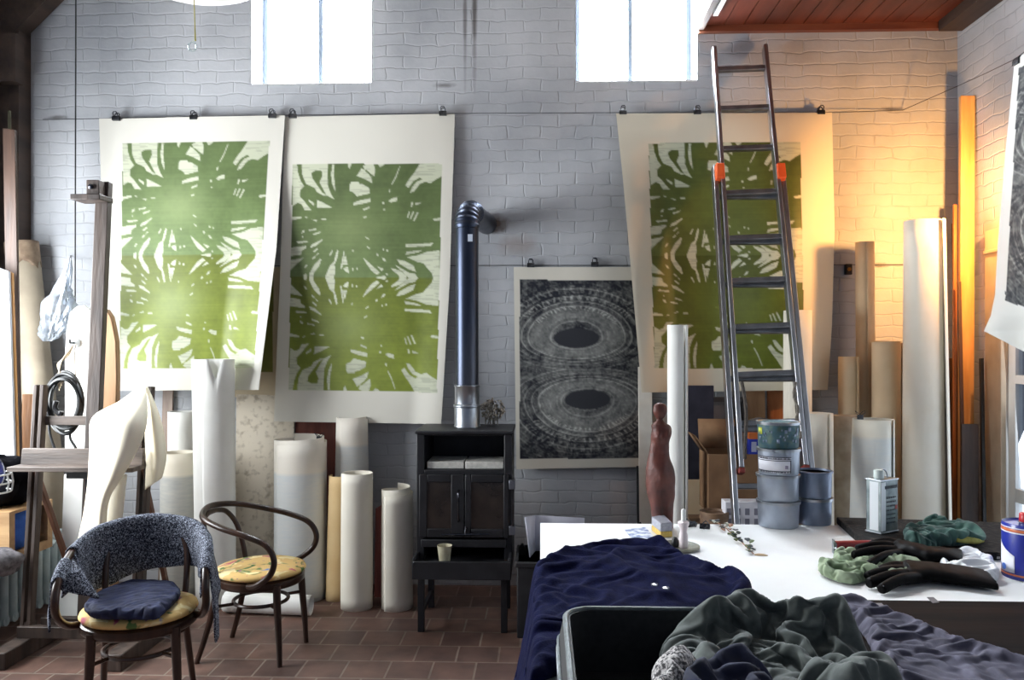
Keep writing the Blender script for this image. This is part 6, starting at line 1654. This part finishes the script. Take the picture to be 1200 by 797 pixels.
# ------------------------------------------------------------------ hanging lamp and its pull ring
SHADE, nt, b = new_mat('white_shade'); b.inputs['Base Color'].default_value = S(232,228,230); b.inputs['Roughness'].default_value = .4; b.inputs['Subsurface Weight'].default_value = .0
c = P(226, -8, 3.4); Rr = .40
r = thing('pendant_lamp', 'white bowl-shaped pendant lamp hanging near the high window', 'lamp', c)
m = M(); prof = [(Rr*math.sin(a), Rr*(1-math.cos(a))*.62) for a in [lerp(0,1.15,i/16) for i in range(17)]]
m.lathe(prof, c, 48, caps=False); m.build('bowl', SHADE, r, smooth=180, solid=.006)
m = M(); m.tube([c+Vector((0,0,.05)), Vector((c.x,c.y,ZC))], .004, n=6)
for k in range(3):
    a = 2*PI*k/3; m.tube([c+Vector((Rr*math.sin(1.1)*math.cos(a), Rr*math.sin(1.1)*math.sin(a), Rr*(1-math.cos(1.1))*.62)), Vector((c.x,c.y,c.z+.62))], .003, n=5)
m.build('suspension', CABLE, r)
YC_ = mat('yellowed_cord', S(168,160,84), S(190,180,104), scale=30, rough=.6)
t_ = P(227.5, 0, 3.35); e_ = P(229, 50, 3.35)
r = thing('pull_cord', 'yellowed pull cord with a clear ring hanging below the white lamp', 'cord', e_)
m = M(); m.tube([Vector((t_.x,t_.y,c.z+.30)), t_, e_.lerp(t_,.4), e_+Vector((0,0,.008))], [.0022,.0022,.0025,.004], n=7); m.build('cord', YC_, r)
m = M(); q = P(225.5,54.5,3.35); m.tube([q+Vector((.017*math.cos(a),0,.019*math.sin(a))) for a in [2*PI*i/28 for i in range(28)]], .0035, n=8, closed=True); m.build('ring', glass_mat('clear_ring', (.85,.95,.92,1)), r)

# ------------------------------------------------------------------ camera
cam = bpy.data.cameras.new('camera'); co = bpy.data.objects.new('camera', cam); COL.objects.link(co)
co.location = (0, 0, EYE); co.rotation_euler = (PI/2, 0, YAW)
cam.sensor_fit = 'HORIZONTAL'; cam.sensor_width = 36.0; cam.lens = FPX/1200*36.0
cam.shift_y = (HPY-398.5)/1200.0; cam.shift_x = 0; cam.clip_start = .05
scene.camera = co

# ------------------------------------------------------------------ light
def area(name, loc, target, sx, sy, watt, col, spread=180):
    l = bpy.data.lights.new(name, 'AREA'); l.shape = 'RECTANGLE'; l.size = sx; l.size_y = sy; l.energy = watt; l.color = col; l.spread = math.radians(spread)
    o = bpy.data.objects.new(name, l); COL.objects.link(o); o.location = loc
    d = Vector(target)-Vector(loc); o.rotation_euler = d.to_track_quat('-Z','Y').to_euler(); return o
# daylight through the studio window in the side wall, the glazed door, the high windows and the open end of the room
area('studio_window_daylight', (XL-.10, (LW[0]+LW[1])/2, (LW[2]+LW[3])/2), (3, (LW[0]+LW[1])/2-.1, 1.3), LW[1]-LW[0]-.1, LW[3]-LW[2]-.1, 235, (.93,.97,1.0))
area('door_daylight', (XR+.12, (DW[0]+DW[1])/2, 1.1), (0, (DW[0]+DW[1])/2-.3, .9), DW[1]-DW[0]-.1, 1.9, 22, (.88,.94,1.0))
# warm work lamp clamped past the right-hand edge, aimed into the corner
lp = Vector((2.56, 4.45, 2.44))
l = bpy.data.lights.new('work_lamp_bulb', 'SPOT'); l.energy = 150; l.color = (1.0,.47,.13); l.spot_size = math.radians(150); l.spot_blend = 1.0; l.shadow_soft_size = .04
o = bpy.data.objects.new('work_lamp_bulb', l); COL.objects.link(o); o.location = lp; o.rotation_euler = (Vector((2.42,5.4,2.36))-lp).to_track_quat('-Z','Y').to_euler()
r = thing('clamp_lamp', 'metal-shaded clamp lamp lighting the corner from the side wall', 'lamp', lp)
ax = (Vector((2.42,5.4,2.36))-lp).normalized(); RM = Matrix.Translation(lp) @ ax.to_track_quat('Z','Y').to_matrix().to_4x4()
m = M(); m.lathe([(.03,-.11),(.035,-.05),(.055,-.03),(.07,-.005)], n=32, m=RM, caps=False); m.build('lamp_shade', ALU, r, solid=.002)
m = M(); q = RM @ Vector((0,0,-.10)); m.tube([q, q+Vector((.03,-.05,0)), Vector((XR-.002, q.y-.10, q.z))], .012, n=8); m.build('lamp_arm', BLACK, r)

w = bpy.data.worlds.new('world'); scene.world = w; w.use_nodes = True
bg = w.node_tree.nodes['Background']; bg.inputs[0].default_value = (.62,.74,1.0,1); bg.inputs[1].default_value = .24
scene.view_settings.view_transform = 'Standard'; scene.view_settings.look = 'None'; scene.view_settings.gamma = 1.0; scene.view_settings.exposure = 0.15
scene.view_settings.use_curve_mapping = False
try:
    scene.cycles.use_denoising = True; scene.cycles.denoiser = 'OPENIMAGEDENOISE'; scene.cycles.max_bounces = 6; scene.cycles.sample_clamp_indirect = 6
except Exception: pass
